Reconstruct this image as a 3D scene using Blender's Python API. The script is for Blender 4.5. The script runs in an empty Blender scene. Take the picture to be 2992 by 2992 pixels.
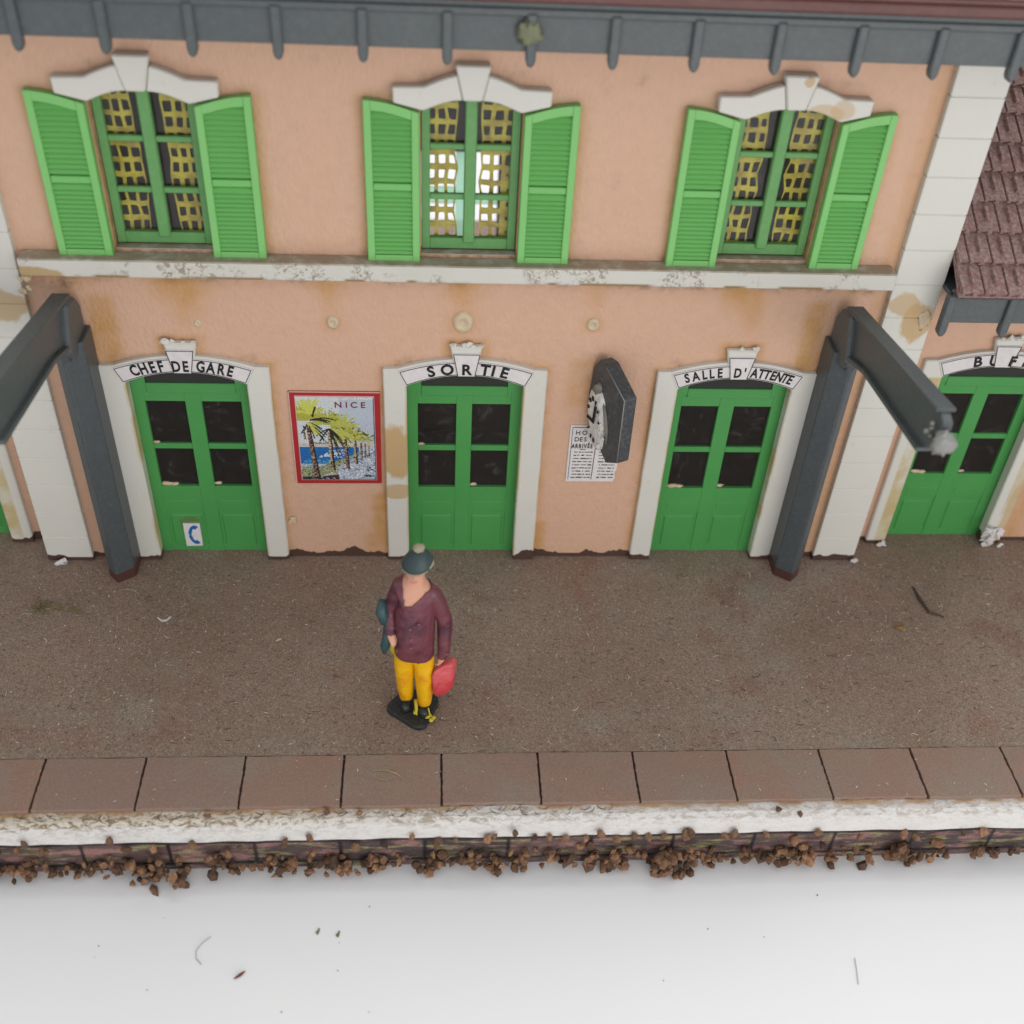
import bpy, bmesh, math, random
import numpy as np
from mathutils import Vector, Matrix
from mathutils import noise as mnoise
random.seed(7); rng = np.random.default_rng(7)
S = bpy.context.scene
COL = S.collection
S.unit_settings.scale_length = 0.01          # one unit is one centimetre of the real model

# ------------------------------------------------------------------ camera
cam_d = bpy.data.cameras.new('camera'); cam = bpy.data.objects.new('camera', cam_d); COL.objects.link(cam)
cam.location = (-0.33505, -9.80966, 8.96392)
cam.rotation_euler = (math.radians(49.91846), math.radians(-2.7454), math.radians(-3.00464))
cam_d.sensor_width = 36; cam_d.lens = 36 * 1.08823
cam_d.clip_start = 0.1; cam_d.clip_end = 400
cam_d.dof.use_dof = True; cam_d.dof.focus_distance = 11.7; cam_d.dof.aperture_fstop = 0.33
cam_d.dof.aperture_blades = 0
S.camera = cam

# ------------------------------------------------------------------ light
W = bpy.data.worlds.new('World'); S.world = W; W.use_nodes = True
bg = W.node_tree.nodes['Background']; bg.inputs[0].default_value = (0.97, 0.985, 1.0, 1); bg.inputs[1].default_value = 0.80
def area(name, loc, target, size, power, col):
    d = bpy.data.lights.new(name, 'AREA'); d.shape = 'RECTANGLE'; d.size = size[0]; d.size_y = size[1]
    d.energy = power; d.color = col
    o = bpy.data.objects.new(name, d); COL.objects.link(o); o.location = loc
    o.rotation_euler = (Vector(target) - Vector(loc)).to_track_quat('-Z', 'Y').to_euler()
    return o
area('room_light', (9, -24, 5), (0, 0, 2.2), (24, 9), 2300, (1, 0.96, 0.92))
area('window_light', (5, 12, 24), (0, -3, 0), (24, 14), 5300, (1, 0.98, 0.96))
S.view_settings.view_transform = 'Standard'; S.view_settings.look = 'None'
S.view_settings.exposure = 0; S.view_settings.gamma = 1; S.view_settings.use_curve_mapping = False

# ------------------------------------------------------------------ material helpers
class NT:
    def __init__(s, name):
        s.m = bpy.data.materials.new(name); s.m.use_nodes = True
        s.t = s.m.node_tree; s.b = s.t.nodes['Principled BSDF']; s.geo = None
    def n(s, typ, **kw):
        x = s.t.nodes.new(typ)
        for k, v in kw.items(): setattr(x, k, v)
        return x
    def put(s, inp, v):
        if isinstance(v, bpy.types.NodeSocket): s.t.links.new(v, inp)
        elif v is not None:
            if hasattr(inp.default_value, '__len__') and not hasattr(v, '__len__'): v = (v,)*len(inp.default_value)
            if hasattr(inp.default_value, '__len__') and len(inp.default_value) == 4 and len(v) == 3: v = tuple(v)+(1,)
            inp.default_value = v
    def math(s, op, a, b=None, c=None, clamp=False):
        x = s.n('ShaderNodeMath', operation=op, use_clamp=clamp); s.put(x.inputs[0], a)
        if b is not None: s.put(x.inputs[1], b)
        if c is not None: s.put(x.inputs[2], c)
        return x.outputs[0]
    def pos(s):
        if s.geo is None: s.geo = s.n('ShaderNodeNewGeometry')
        return s.geo.outputs['Position']
    def xyz(s):
        x = s.n('ShaderNodeSeparateXYZ'); s.put(x.inputs[0], s.pos()); return x.outputs
    def scaled(s, sc):
        x = s.n('ShaderNodeVectorMath', operation='MULTIPLY'); s.put(x.inputs[0], s.pos()); x.inputs[1].default_value = sc; return x.outputs[0]
    def noise(s, scale, detail=3, rough=.55, vec=None, dist=0):
        x = s.n('ShaderNodeTexNoise'); s.put(x.inputs['Vector'], vec or s.pos())
        x.inputs['Scale'].default_value = scale; x.inputs['Detail'].default_value = detail
        x.inputs['Roughness'].default_value = rough; x.inputs['Distortion'].default_value = dist
        return x.outputs[0]
    def ramp(s, v, lo, hi, a=0., b=1.):
        x = s.n('ShaderNodeMapRange'); x.interpolation_type = 'SMOOTHSTEP'; s.put(x.inputs[0], v)
        for i, q in enumerate((lo, hi, a, b)): s.put(x.inputs[1+i], q)
        return x.outputs[0]
    def mix(s, f, a, b):
        x = s.n('ShaderNodeMix', data_type='RGBA'); s.put(x.inputs[0], f); s.put(x.inputs[6], a); s.put(x.inputs[7], b); return x.outputs[2]
    def mul(s, a, f):
        x = s.n('ShaderNodeVectorMath', operation='SCALE'); s.put(x.inputs[0], a); s.put(x.inputs['Scale'], f); return x.outputs[0]
    def bump(s, h, strength=.3, dist=.02, normal=None):
        x = s.n('ShaderNodeBump'); s.put(x.inputs['Height'], h); x.inputs['Strength'].default_value = strength
        x.inputs['Distance'].default_value = dist
        if normal: s.put(x.inputs['Normal'], normal)
        s.put(s.b.inputs['Normal'], x.outputs[0]); return x.outputs[0]
    def attr(s, name):
        x = s.n('ShaderNodeAttribute'); x.attribute_name = name; return x
    def ellipse(s, cx, cz, rx, rz, wob=.5, wsc=4, soft=.25, axis='Z'):
        o = s.xyz()
        a = s.math('DIVIDE', s.math('SUBTRACT', o[0], cx), rx)
        b = s.math('DIVIDE', s.math('SUBTRACT', o[2 if axis == 'Z' else 1], cz), rz)
        r = s.math('SQRT', s.math('ADD', s.math('MULTIPLY', a, a), s.math('MULTIPLY', b, b)))
        r = s.math('ADD', r, s.math('MULTIPLY', s.math('SUBTRACT', s.noise(wsc, 4, .6), .5), wob*2.2))
        return s.ramp(r, 1.-soft, 1., 1., 0.)
    def done(s, color, rough=.5, spec=.4, **kw):
        s.put(s.b.inputs['Base Color'], color); s.put(s.b.inputs['Roughness'], rough)
        s.put(s.b.inputs['Specular IOR Level'], spec)
        for k, v in kw.items(): s.put(s.b.inputs[k], v)
        return s.m

MUD = (0.078, 0.042, 0.033)
def mud_mask(s, base=.055, amp=.16, sc=1.9):
    o = s.xyz()
    line = s.math('ADD', base, s.math('MULTIPLY', s.math('MAXIMUM', s.math('SUBTRACT', s.noise(sc, 4, .6, s.scaled((1, 1, .15))), .45), 0), amp*3))
    return s.ramp(s.math('SUBTRACT', o[2], line), -.006, .006, 1., 0.)

def mat_wall():
    s = NT('salmon_plaster')
    base = s.mix(s.noise(1.1, 4), (0.590, 0.366, 0.256), (0.61, 0.388, 0.276))
    fine = s.ramp(s.noise(9, 5),   .3, .7, .97, 1.02); base = s.mul(base, fine)
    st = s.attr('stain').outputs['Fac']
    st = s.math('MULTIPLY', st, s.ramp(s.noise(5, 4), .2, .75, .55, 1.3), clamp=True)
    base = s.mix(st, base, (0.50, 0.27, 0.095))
    gr = s.attr('grime_shade').outputs['Fac']  # wall dirt, plus the shade painted above the lintels
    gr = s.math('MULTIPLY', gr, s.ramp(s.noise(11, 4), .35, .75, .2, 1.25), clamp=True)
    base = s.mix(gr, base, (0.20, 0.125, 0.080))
    vor = s.n('ShaderNodeTexVoronoi'); s.put(vor.inputs['Vector'], s.pos()); vor.inputs['Scale'].default_value = 3.1
    spk = s.math('MULTIPLY', s.ramp(vor.outputs['Distance'], .045, .075, 1., 0.), s.ramp(s.noise(2.3, 2), .6, .66))
    base = s.mix(spk, base, (0.09, 0.045, 0.03))
    base = s.mix(mud_mask(s), base, MUD)
    h = s.math('ADD', s.noise(19, 2, .5, s.scaled((1.3, 1, .8))), s.math('MULTIPLY', s.noise(60, 2), .15))
    s.bump(h, .50, .022)
    return s.done(base, .52, .35)
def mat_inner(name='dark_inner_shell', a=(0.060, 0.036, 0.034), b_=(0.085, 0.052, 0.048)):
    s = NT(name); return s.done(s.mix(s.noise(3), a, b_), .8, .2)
def mat_trim(name='ivory_plastic', ells=(), tan=(0.50, 0.335, 0.16), edges=False, mud=True, base=(0.645, 0.635, 0.585), dirt=.30):
    s = NT(name)
    c = s.mix(s.noise(1.6, 3), base, tuple(x*.93 for x in base))
    o = s.xyz()
    c = s.mix(s.ramp(s.noise(7, 5, .65), .62, .8, 0., dirt), c, (0.42, 0.34, 0.22))
    for e in ells:
        c = s.mix(s.math('MULTIPLY', s.ellipse(*e[:4]), e[4] if len(e) > 4 else .85), c, tan)
    if edges:                                    # yellowed glue along the edges of the mouldings
        u = s.math('ABSOLUTE', s.math('SUBTRACT', s.math('FLOORED_MODULO', s.math('ADD', o[0], 2.865/2+2.865*4), 2.865), 2.865/2))
        e1 = s.math('MAXIMUM', s.ramp(u, .612, .645, 1., 0.), s.ramp(u, .835, .856, 0., .8))
        e1 = s.math('MULTIPLY', s.math('MULTIPLY', e1, s.ramp(s.noise(2.2, 4), .35, .62, .1, .85)), s.ramp(o[2], 2.42, 2.46, 1., 0.))
        c = s.mix(e1, c, (0.48, 0.37, 0.15))
    if mud: c = s.mix(mud_mask(s), c, MUD)
    s.bump(s.noise(26, 3), .12, .02)
    s.put(s.b.inputs['Subsurface Weight'], .12); s.b.inputs['Subsurface Radius'].default_value = (.06, .05, .035)
    return s.done(c, .42, .45)
def mat_sill():
    s = NT('dusty_ivory_sill')
    n = s.n('ShaderNodeSeparateXYZ'); s.put(n.inputs[0], s.geo_normal()) if hasattr(s, 'geo_normal') else None
    s.pos(); s.t.links.new(s.geo.outputs['Normal'], n.inputs[0])
    up = s.ramp(n.outputs[2], .3, .8)
    c = s.mix(s.noise(2, 3), (0.60, 0.60, 0.56), (0.54, 0.52, 0.46))
    pat = s.math('MULTIPLY', s.ramp(s.noise(2.6, 3), .50, .58), s.ramp(s.noise(16, 5, .7, None, 1.5), .50, .58))
    c = s.mix(s.math('MULTIPLY', pat, .8), c, (0.24, 0.19, 0.14))
    o = s.xyz()
    low = s.math('MULTIPLY', s.ramp(o[2], 3.745, 3.765, 1., 0.), s.ramp(s.noise(1.1, 3, .5, s.scaled((1, 0, 0))), .49, .53))
    c = s.mix(low, c, (0.27, 0.19, 0.10))
    for e in ((-4.1, 3.72, .35, .12, .9),): c = s.mix(s.math('MULTIPLY', s.ellipse(*e[:4]), e[4]), c, (0.42, 0.28, .12))
    c = s.mix(s.math('MULTIPLY', up, s.ramp(s.noise(7, 4), .25, .6, .35, 1.)), c, (0.33, 0.27, 0.195))
    s.bump(s.noise(22, 4), .25, .02)
    return s.done(c, .55, .35)
def mat_plain(name, col, rough=.45, var=.12, spec=.4, bump=.1, bsc=20, sss=0, mud=False, dust=0):
    s = NT(name)
    c = s.mul(col if False else s.mix(s.noise(2.5, 4), tuple(x*(1-var) for x in col), tuple(min(1, x*(1+var)) for x in col)), s.ramp(s.noise(14, 4), .3, .7, .95, 1.04))
    if dust:
        c = s.mix(s.math('MULTIPLY', s.ramp(s.noise(24, 5, .7), .45, .75), dust), c, (0.30, 0.27, 0.23))
    if mud: c = s.mix(mud_mask(s, .13, .02), c, (0.075, 0.030, 0.024))
    if bump: s.bump(s.noise(bsc, 4), bump, .02)
    if sss:
        s.put(s.b.inputs['Subsurface Weight'], sss); s.b.inputs['Subsurface Radius'].default_value = (.05, .09, .04)
    return s.done(c, rough, spec)
def mat_green_door():
    s = NT('green_door_plastic')
    o = s.xyz()
    c = s.mix(s.noise(1.7, 3), (0.055, 0.270, 0.068), (0.078, 0.320, 0.085))
    c = s.mix(s.ramp(s.noise(9, 4, .6), .62, .78, 0., .35), c, (0.10, 0.22, 0.07))
    c = s.mix(s.math('MULTIPLY', s.ellipse(-3.13, .43, .13, .12), .7), c, (0.12, 0.15, 0.05))
    s.put(s.b.inputs['Subsurface Weight'], .1); s.b.inputs['Subsurface Radius'].default_value = (.03, .08, .04)
    s.bump(s.noise(26, 3), .10, .02)
    return s.done(c, .38, .45)
def mat_shutter(name='light_green_shutter', a=(0.180, 0.485, 0.140), b_=(0.215, 0.525, 0.165)):
    s = NT(name)
    c = s.mix(s.noise(1.7, 3), a, b_)
    c = s.mix(s.ramp(s.noise(6, 4, .6), .62, .8, 0., .45), c, (0.24, 0.40, 0.07))
    s.put(s.b.inputs['Subsurface Weight'], .15); s.b.inputs['Subsurface Radius'].default_value = (.03, .08, .03)
    s.bump(s.noise(30, 3), .12, .02)
    return s.done(c, .42, .45)
def mat_curtain():
    s = NT('mustard_net_curtain')
    c = s.mix(s.ramp(s.noise(7, 4), .35, .7), (0.48, 0.41, 0.030), (0.28, 0.21, 0.020))
    s.bump(s.noise(30, 3), .3, .02)
    return s.done(c, .6, .3)
def mat_glass():
    s = NT('clear_pane')
    t = s.n('ShaderNodeBsdfTransparent'); g = s.n('ShaderNodeBsdfGlossy'); g.inputs['Roughness'].default_value = .12
    d = s.n('ShaderNodeBsdfDiffuse'); d.inputs[0].default_value = (.5, .5, .48, 1)
    m = s.n('ShaderNodeMixShader'); m2 = s.n('ShaderNodeMixShader')
    s.t.links.new(t.outputs[0], m.inputs[1]); s.t.links.new(g.outputs[0], m.inputs[2]); m.inputs[0].default_value = .045
    s.t.links.new(m.outputs[0], m2.inputs[1]); s.t.links.new(d.outputs[0], m2.inputs[2])
    s.put(m2.inputs[0], s.ramp(s.noise(7, 5, .7, None, 1), .5, .85, 0.028, .14))
    s.t.links.new(m2.outputs[0], s.t.nodes['Material Output'].inputs[0]); return s.m
def mat_ground():
    s = NT('brown_gritty_platform')
    o = s.xyz()
    c = s.mix(s.ramp(s.noise(.45, 4), .35, .65), (0.245, 0.170, 0.130), (0.305, 0.228, 0.182))
    c = s.mix(s.ramp(s.noise(.9, 4, .6), .50, .68, 0., .6), c, (0.235, 0.125, 0.095))      # reddish rubbed paint
    c = s.mix(s.ramp(s.noise(.8, 5, .6, s.scaled((1, 1.3, 1.1))), .52, .72, 0., .65), c, (0.285, 0.250, 0.205))   # grey dust
    edge = s.ramp(s.math('ADD', o[1], s.math('MULTIPLY', s.noise(3, 3), .5)), -2.75, -2.3, .55, 0.)
    c = s.mix(s.math('MULTIPLY', edge, s.ramp(s.noise(2, 4), .3, .6)), c, (0.27, 0.235, 0.19))
    v1 = s.n('ShaderNodeTexVoronoi'); s.put(v1.inputs['Vector'], s.pos()); v1.inputs['Scale'].default_value = 85
    v2 = s.n('ShaderNodeTexVoronoi'); s.put(v2.inputs['Vector'], s.pos()); v2.inputs['Scale'].default_value = 48
    sp = s.n('ShaderNodeSeparateColor'); s.put(sp.inputs[0], v1.outputs['Color']); sp2 = s.n('ShaderNodeSeparateColor'); s.put(sp2.inputs[0], v2.outputs['Color'])
    g = sp.outputs[0]; g2 = s.noise(110, 2, .6)
    c = s.mul(c, s.ramp(g, 0., 1., .80, 1.20)); c = s.mul(c, s.ramp(sp2.outputs[1], .0, 1., .90, 1.10))
    c = s.mix(s.ramp(sp2.outputs[0], .982, .988, 0., .5), c, (0.46, 0.38, 0.30)); c = s.mix(s.ramp(sp2.outputs[2], .975, .985, 0., .45), c, (0.07, 0.05, 0.04))
    c = s.mul(c, s.ramp(g2, .3, .7, .82, 1.16))
    c = s.mix(s.ramp(s.noise(60, 2, .5), .70, .76, 0., .75), c, (0.42, 0.34, 0.26))
    c = s.mix(s.ramp(s.noise(33, 2, .5), .72, .76, 0., .8), c, (0.06, 0.045, 0.035))
    s.bump(s.math('ADD', s.math('MULTIPLY', s.math('SUBTRACT', 1., v1.outputs['Distance']), s.math('ADD', .4, g)), s.math('MULTIPLY', g2, .4)), .45, .012)
    return s.done(c, .85, .2)
def mat_tile():
    s = NT('brown_paving_slab')
    at = s.attr('tone').outputs['Fac']
    c = s.mix(at, (0.262, 0.176, 0.142), (0.290, 0.178, 0.136))
    c = s.mix(s.ramp(s.noise(2.2, 4, .6, s.scaled((.5, 1.6, 1))), .5, .75, 0., .6), c, (0.31, 0.180, 0.122))
    d = s.ramp(s.noise(1.1, 5, .65), .44, .66, 0., .75)
    c = s.mix(s.math('MULTIPLY', d, s.ramp(s.noise(38, 4, .7), .35, .6, .4, 1.)), c, (0.255, 0.215, 0.175))
    c = s.mul(c, s.ramp(s.noise(60, 3), .3, .7, .90, 1.10))
    c = s.mix(s.ramp(s.noise(55, 2, .5), .71, .76, 0., .7), c, (0.48, 0.42, 0.34))
    s.bump(s.noise(45, 4, .65), .28, .02)
    return s.done(c, .62, .3)
def mat_white_edge():
    s = NT('chipped_white_edge')
    o = s.xyz()
    c = s.mix(s.noise(3, 4), (0.72, 0.705, 0.70), (0.66, 0.63, 0.59))
    c = s.mix(s.math('MULTIPLY', s.ramp(o[0], .5, -3., 0., .75), s.ramp(o[1], -3.66, -3.62)), c, (0.62, 0.55, 0.43))
    c = s.mix(s.math('MULTIPLY', s.ramp(s.noise(14, 6, .75, s.scaled((.7, 1.5, 1.5)), .8), .47, .58), s.math('MULTIPLY', s.ramp(o[1], -3.675, -3.64, .22, 1.), s.ramp(o[0], 2.5, -4.0, .45, 1.))), c, (0.24, 0.17, 0.10))
    top = s.ramp(o[1], -3.57, -3.52)
    c = s.mix(s.math('MULTIPLY', top, s.ramp(s.noise(2, 4), .4, .58, 0., .85)), c, (0.40, 0.235, 0.105))
    s.bump(s.noise(22, 5, .7, s.scaled((.6, 1.4, 1.4))), .5, .035)
    return s.done(c, .6, .35)
def mat_stone_print():
    s = NT('printed_stone_face')
    o = s.xyz()
    cb = s.n('ShaderNodeCombineXYZ'); s.put(cb.inputs[0], o[0]); s.put(cb.inputs[1], s.math('ADD', s.math('ADD', o[2], s.math('MULTIPLY', s.noise(1.3, 2), .05)), 1.94)); 
    br = s.n('ShaderNodeTexBrick'); s.put(br.inputs['Vector'], cb.outputs[0])
    br.inputs['Scale'].default_value = 1; br.inputs['Brick Width'].default_value = 1.15; br.inputs['Row Height'].default_value = .33
    br.inputs['Mortar Size'].default_value = .032; br.inputs['Mortar Smooth'].default_value = 1.; br.squash = .7; br.squash_frequency = 2
    br.inputs['Color1'].default_value = (.12, .075, .072, 1); br.inputs['Color2'].default_value = (.062, .045, .048, 1); br.inputs['Mortar'].default_value = (.022, .017, .022, 1)
    c = br.outputs[0]
    st = s.noise(3.0, 4, .65, s.scaled((.8, 1, 4.2)))
    c = s.mix(s.ramp(st, .50, .66, 0., .9), c, (.300, .275, .125))
    c = s.mix(s.ramp(s.noise(2.4, 4, .6, s.scaled((1, 1, 3.5))), .50, .66, 0., .75), c, (.33, .17, .16))
    c = s.mix(br.outputs['Fac'], c, (.022, .017, .022))
    c = s.mul(c, s.ramp(s.noise(50, 3), .3, .7, .75, 1.2))
    s.bump(s.noise(40, 3), .15, .02)
    return s.done(c, .6, .3)
def mat_table():
    s = NT('white_table')
    c = s.mix(s.noise(.7, 3), (0.775, 0.775, 0.785), (0.80, 0.80, 0.805))
    c = s.mix(s.ramp(s.noise(3.2, 4, .7), .72, .80, 0., .35), c, (0.52, 0.51, 0.50))
    return s.done(c, .35, .35)
def mat_gravel():
    s = NT('brown_gravel')
    t = s.attr('tone').outputs['Fac']
    c = s.mix(t, (0.050, 0.028, 0.018), (0.33, 0.175, 0.095))
    c = s.mul(c, s.ramp(s.noise(20, 4), .3, .7, .7, 1.25))
    s.bump(s.noise(40, 3), .4, .02)
    return s.done(c, .7, .3)
def mat_roof():
    s = NT('dusty_brown_tiles')
    c = s.mix(s.noise(3, 4), (0.235, 0.110, 0.096), (0.31, 0.175, 0.158))
    c = s.mix(s.ramp(s.noise(26, 4, .7), .38, .66, 0., .8), c, (0.40, 0.32, 0.30))
    s.bump(s.noise(45, 4), .35, .02)
    return s.done(c, .7, .3)
def mat_translucent():
    s = NT('pale_green_translucent'); t = s.n('ShaderNodeBsdfTranslucent'); t.inputs[0].default_value = (.62, .85, .72, 1)
    tr = s.n('ShaderNodeBsdfTransparent'); tr.inputs[0].default_value = (.70, .90, .80, 1); m = s.n('ShaderNodeMixShader'); m.inputs[0].default_value = .55
    s.t.links.new(t.outputs[0], m.inputs[1]); s.t.links.new(tr.outputs[0], m.inputs[2]); s.t.links.new(m.outputs[0], s.t.nodes['Material Output'].inputs[0]); return s.m
def mat_paint(name, a, b_, fl):
    s = NT(name)
    c = s.mix(s.ramp(s.noise(4, 3), .42, .66), a, b_)
    c = s.mix(s.ramp(s.noise(13, 3, .6), .66, .74, 0., .8), c, fl)
    s.bump(s.math('ADD', s.noise(11, 3), s.math('MULTIPLY', s.noise(34, 3), .3)), .5, .03)
    return s.done(c, .38, .5)
def mat_attrcol(name, rough=.45, noise_amt=0):
    s = NT(name); a = s.attr('Col').outputs['Color']
    return s.done(a, rough, .35)

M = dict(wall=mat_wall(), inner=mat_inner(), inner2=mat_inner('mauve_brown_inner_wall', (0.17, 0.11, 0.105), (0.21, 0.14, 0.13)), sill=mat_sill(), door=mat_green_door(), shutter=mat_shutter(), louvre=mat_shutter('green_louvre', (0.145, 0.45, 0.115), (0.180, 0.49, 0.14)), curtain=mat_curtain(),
    glass=mat_glass(), ground=mat_ground(), tile=mat_tile(), edge=mat_white_edge(), stone=mat_stone_print(), table=mat_table(),
    gravel=mat_gravel(), roof=mat_roof(),
    lintel=mat_trim('ivory_lintel', ((3.30, 5.46, .14, .10, .55), (3.13, 5.42, .22, .10, .6), (2.93, 5.71, .05, .05, .8)), mud=False),
    surround=mat_trim('ivory_surround', ((-.74, 1.60, .22, .40, .95), (-.72, 1.04, .20, .12, .8), (6.7, .55, .10, .55, .6)), edges=True),
    quoin=mat_trim('ivory_quoin', ((4.60, 3.32, .20, .26, .9), (4.42, 3.50, .20, .16, .75), (-4.50, 3.35, .28, .20, .8), (-4.75, 3.75, .3, .3, .6))),
    glue=mat_plain('dried_cream_glue', (0.55, 0.44, 0.30), .35, .2, bump=.4),
    frameg=mat_plain('window_green', (0.125, 0.320, 0.105), .42, .12, sss=.1, dust=.12),
    grey=mat_plain('slate_grey_plastic', (0.078, 0.092, 0.098), .42, .10, .45, .15, dust=.12),
    greydust=mat_plain('dusty_grey_plastic', (0.062, 0.074, 0.081), .42, .12, .45, .2, dust=.10, mud=True),
    clock=mat_plain('clock_grey', (0.048, 0.055, 0.064), .4, .15, .45, .3, dust=.3),
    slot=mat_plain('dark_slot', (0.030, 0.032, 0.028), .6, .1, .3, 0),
    paper=mat_plain('white_paper', (0.66, 0.63, 0.63), .65, .04, .25, .1),
    ink=mat_plain('black_ink', (0.012, 0.012, 0.013), .6, .05, .3, 0),
    red=mat_plain('red_ink', (0.36, 0.018, 0.022), .4, .15, .4, .1),
    blue=mat_plain('blue_ink', (0.010, 0.12, 0.34), .5, .15, .3, 0),
    board=mat_plain('red_brown_eave', (0.100, 0.030, 0.024), .35, .3, .45, .3, bsc=8),
    picture=mat_attrcol('printed_picture'),
    skin=mat_plain('painted_skin', (0.62, 0.32, 0.225), .5, .08, .3, .1),
    sweater=mat_paint('maroon_paint', (0.150, 0.040, 0.055), (0.070, 0.018, 0.036), (0.34, 0.15, 0.16)),
    trousers=mat_paint('yellow_paint', (0.78, 0.43, 0.004), (0.66, 0.24, 0.006), (0.78, 0.52, 0.05)),
    yellow=mat_plain('lemon_paint', (0.55, 0.46, 0.03), .42, .15, .45, .2, 14),
    black=mat_plain('black_paint', (0.018, 0.022, 0.024), .4, .2, .45, .3, dust=.12),
    hat=mat_plain('dark_teal_paint', (0.034, 0.058, 0.062), .45, .15, .4, .2),
    teal=mat_plain('teal_paint', (0.034, 0.078, 0.086), .45, .15, .4, .2),
    cream=mat_plain('cream_paint', (0.34, 0.30, 0.20), .5, .15, .3, .2),
    bag=mat_paint('coral_red_paint', (0.60, 0.095, 0.105), (0.50, 0.040, 0.050), (0.66, 0.20, 0.20)),
    palegreen=mat_translucent(),
    dust=mat_attrcol('dust_flecks', .8), hair=mat_plain('grey_fibre', (0.30, 0.30, 0.32), .5, .05, .3, 0),
    lichen=mat_plain('grey_green_crumb', (0.19, 0.20, 0.125), .7, .25, .3, .3),
    fleck=mat_plain('brown_red_flake', (0.16, 0.035, 0.025), .5, .1, .3, 0),
    clear=mat_plain('cloudy_broken_plastic', (0.24, 0.24, 0.225), .22, .25, .5, .5, 8),
    rim=mat_plain('grey_brown_glue', (0.17, 0.155, 0.13), .35, .35, .5, .6, 12),
    dial=mat_trim('flaking_white_dial', (), mud=False, base=(0.66, 0.65, 0.61), dirt=.95),
    straw=mat_plain('dry_green_flock', (0.17, 0.155, 0.055), .7, .2, .3, 0),
)

# ------------------------------------------------------------------ object helpers
def link(name, me, mats, parent=None):
    o = bpy.data.objects.new(name, me); COL.objects.link(o)
    for m in (mats if isinstance(mats, (list, tuple)) else [mats]): me.materials.append(m)
    if parent is not None:
        o.parent = parent
        o.matrix_parent_inverse = Matrix.Identity(4)
        o.location = -Vector(parent_world(parent)) if any(parent_world(parent)) else (0, 0, 0)
    return o
def parent_world(p):
    v = Vector((0, 0, 0))
    while p is not None: v += Vector(p.location); p = p.parent
    return v
def tag(o, label=None, cat=None, group=None, kind=None):
    if label: o['label'] = label
    if cat: o['category'] = cat
    if group: o['group'] = group
    if kind: o['kind'] = kind
    return o
def thing(name, loc, label, cat, group=None):
    o = bpy.data.objects.new(name, None); COL.objects.link(o); o.location = loc; o.empty_display_size = .3
    return tag(o, label, cat, group)
class MB:
    def __init__(s): s.bm = bmesh.new(); s.mi = 0
    def _fin(s, faces):
        for f in faces: f.material_index = s.mi
    def poly(s, pts):
        f = s.bm.faces.new([s.bm.verts.new(p) for p in pts]); f.material_index = s.mi; return f
    def prism(s, pts, d, bevel=0, seg=1):
        """closed prism: polygon pts (3D) swept by vector d"""
        d = Vector(d); a = [s.bm.verts.new(p) for p in pts]; b = [s.bm.verts.new(Vector(p)+d) for p in pts]
        n = len(pts); fs = [s.bm.faces.new(a), s.bm.faces.new(b[::-1])]
        for i in range(n):
            j = (i+1) % n; fs.append(s.bm.faces.new((a[j], a[i], b[i], b[j])))
        s._fin(fs)
        bmesh.ops.recalc_face_normals(s.bm, faces=fs)
        if bevel:
            es = list({e for f in fs for e in f.edges})
            r = bmesh.ops.bevel(s.bm, geom=es, offset=bevel, segments=seg, affect='EDGES', profile=.5, clamp_overlap=True)
            s._fin(r['faces'])
        return fs
    def box(s, x0, x1, y0, y1, z0, z1, bevel=0, seg=1):
        return s.prism([(x0, y0, z0), (x1, y0, z0), (x1, y0, z1), (x0, y0, z1)], (0, y1-y0, 0), bevel, seg)
    def xz(s, pts, y0, y1, bevel=0): return s.prism([(x, y0, z) for x, z in pts], (0, y1-y0, 0), bevel)
    def blob(s, c, r, sub=2, amp=.25, sq=(1, 1, 1), fr=3., seed=0):
        t = bmesh.ops.create_icosphere(s.bm, subdivisions=sub, radius=1)
        off = Vector((seed*3.1, seed*1.7, seed*.9))
        for v in t['verts']:
            n = v.co.copy(); k = 1 + amp*mnoise.noise(n*fr*.5+off)*2
            v.co = Vector(c) + Vector((n.x*r*sq[0], n.y*r*sq[1], n.z*r*sq[2]))*k
        fs = list({f for v in t['verts'] for f in v.link_faces}); s._fin(fs); return fs
    def tube(s, pts, r, seg=6):
        rings = []
        for i, p in enumerate(pts):
            p = Vector(p); a = Vector(pts[max(0, i-1)]); b = Vector(pts[min(len(pts)-1, i+1)]); t = (b-a).normalized()
            u = t.cross(Vector((0, 0, 1)));  u = u.normalized() if u.length > 1e-4 else Vector((1, 0, 0)); w = t.cross(u)
            rr = r[i] if isinstance(r, (list, tuple)) else r
            rings.append([s.bm.verts.new(p+(u*math.cos(q)+w*math.sin(q))*rr) for q in [2*math.pi*k/seg for k in range(seg)]])
        fs = []
        for A, B in zip(rings, rings[1:]):
            for k in range(seg): fs.append(s.bm.faces.new((A[k], A[(k+1) % seg], B[(k+1) % seg], B[k])))
        fs.append(s.bm.faces.new(rings[0][::-1])); fs.append(s.bm.faces.new(rings[-1])); s._fin(fs)
    def obj(s, name, mats, parent=None, smooth=False):
        bmesh.ops.recalc_face_normals(s.bm, faces=s.bm.faces) if not getattr(s, 'open', False) else None
        me = bpy.data.meshes.new(name); s.bm.to_mesh(me); s.bm.free()
        if smooth:
            for p in me.polygons: p.use_smooth = True
        return link(name, me, mats, parent)
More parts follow.
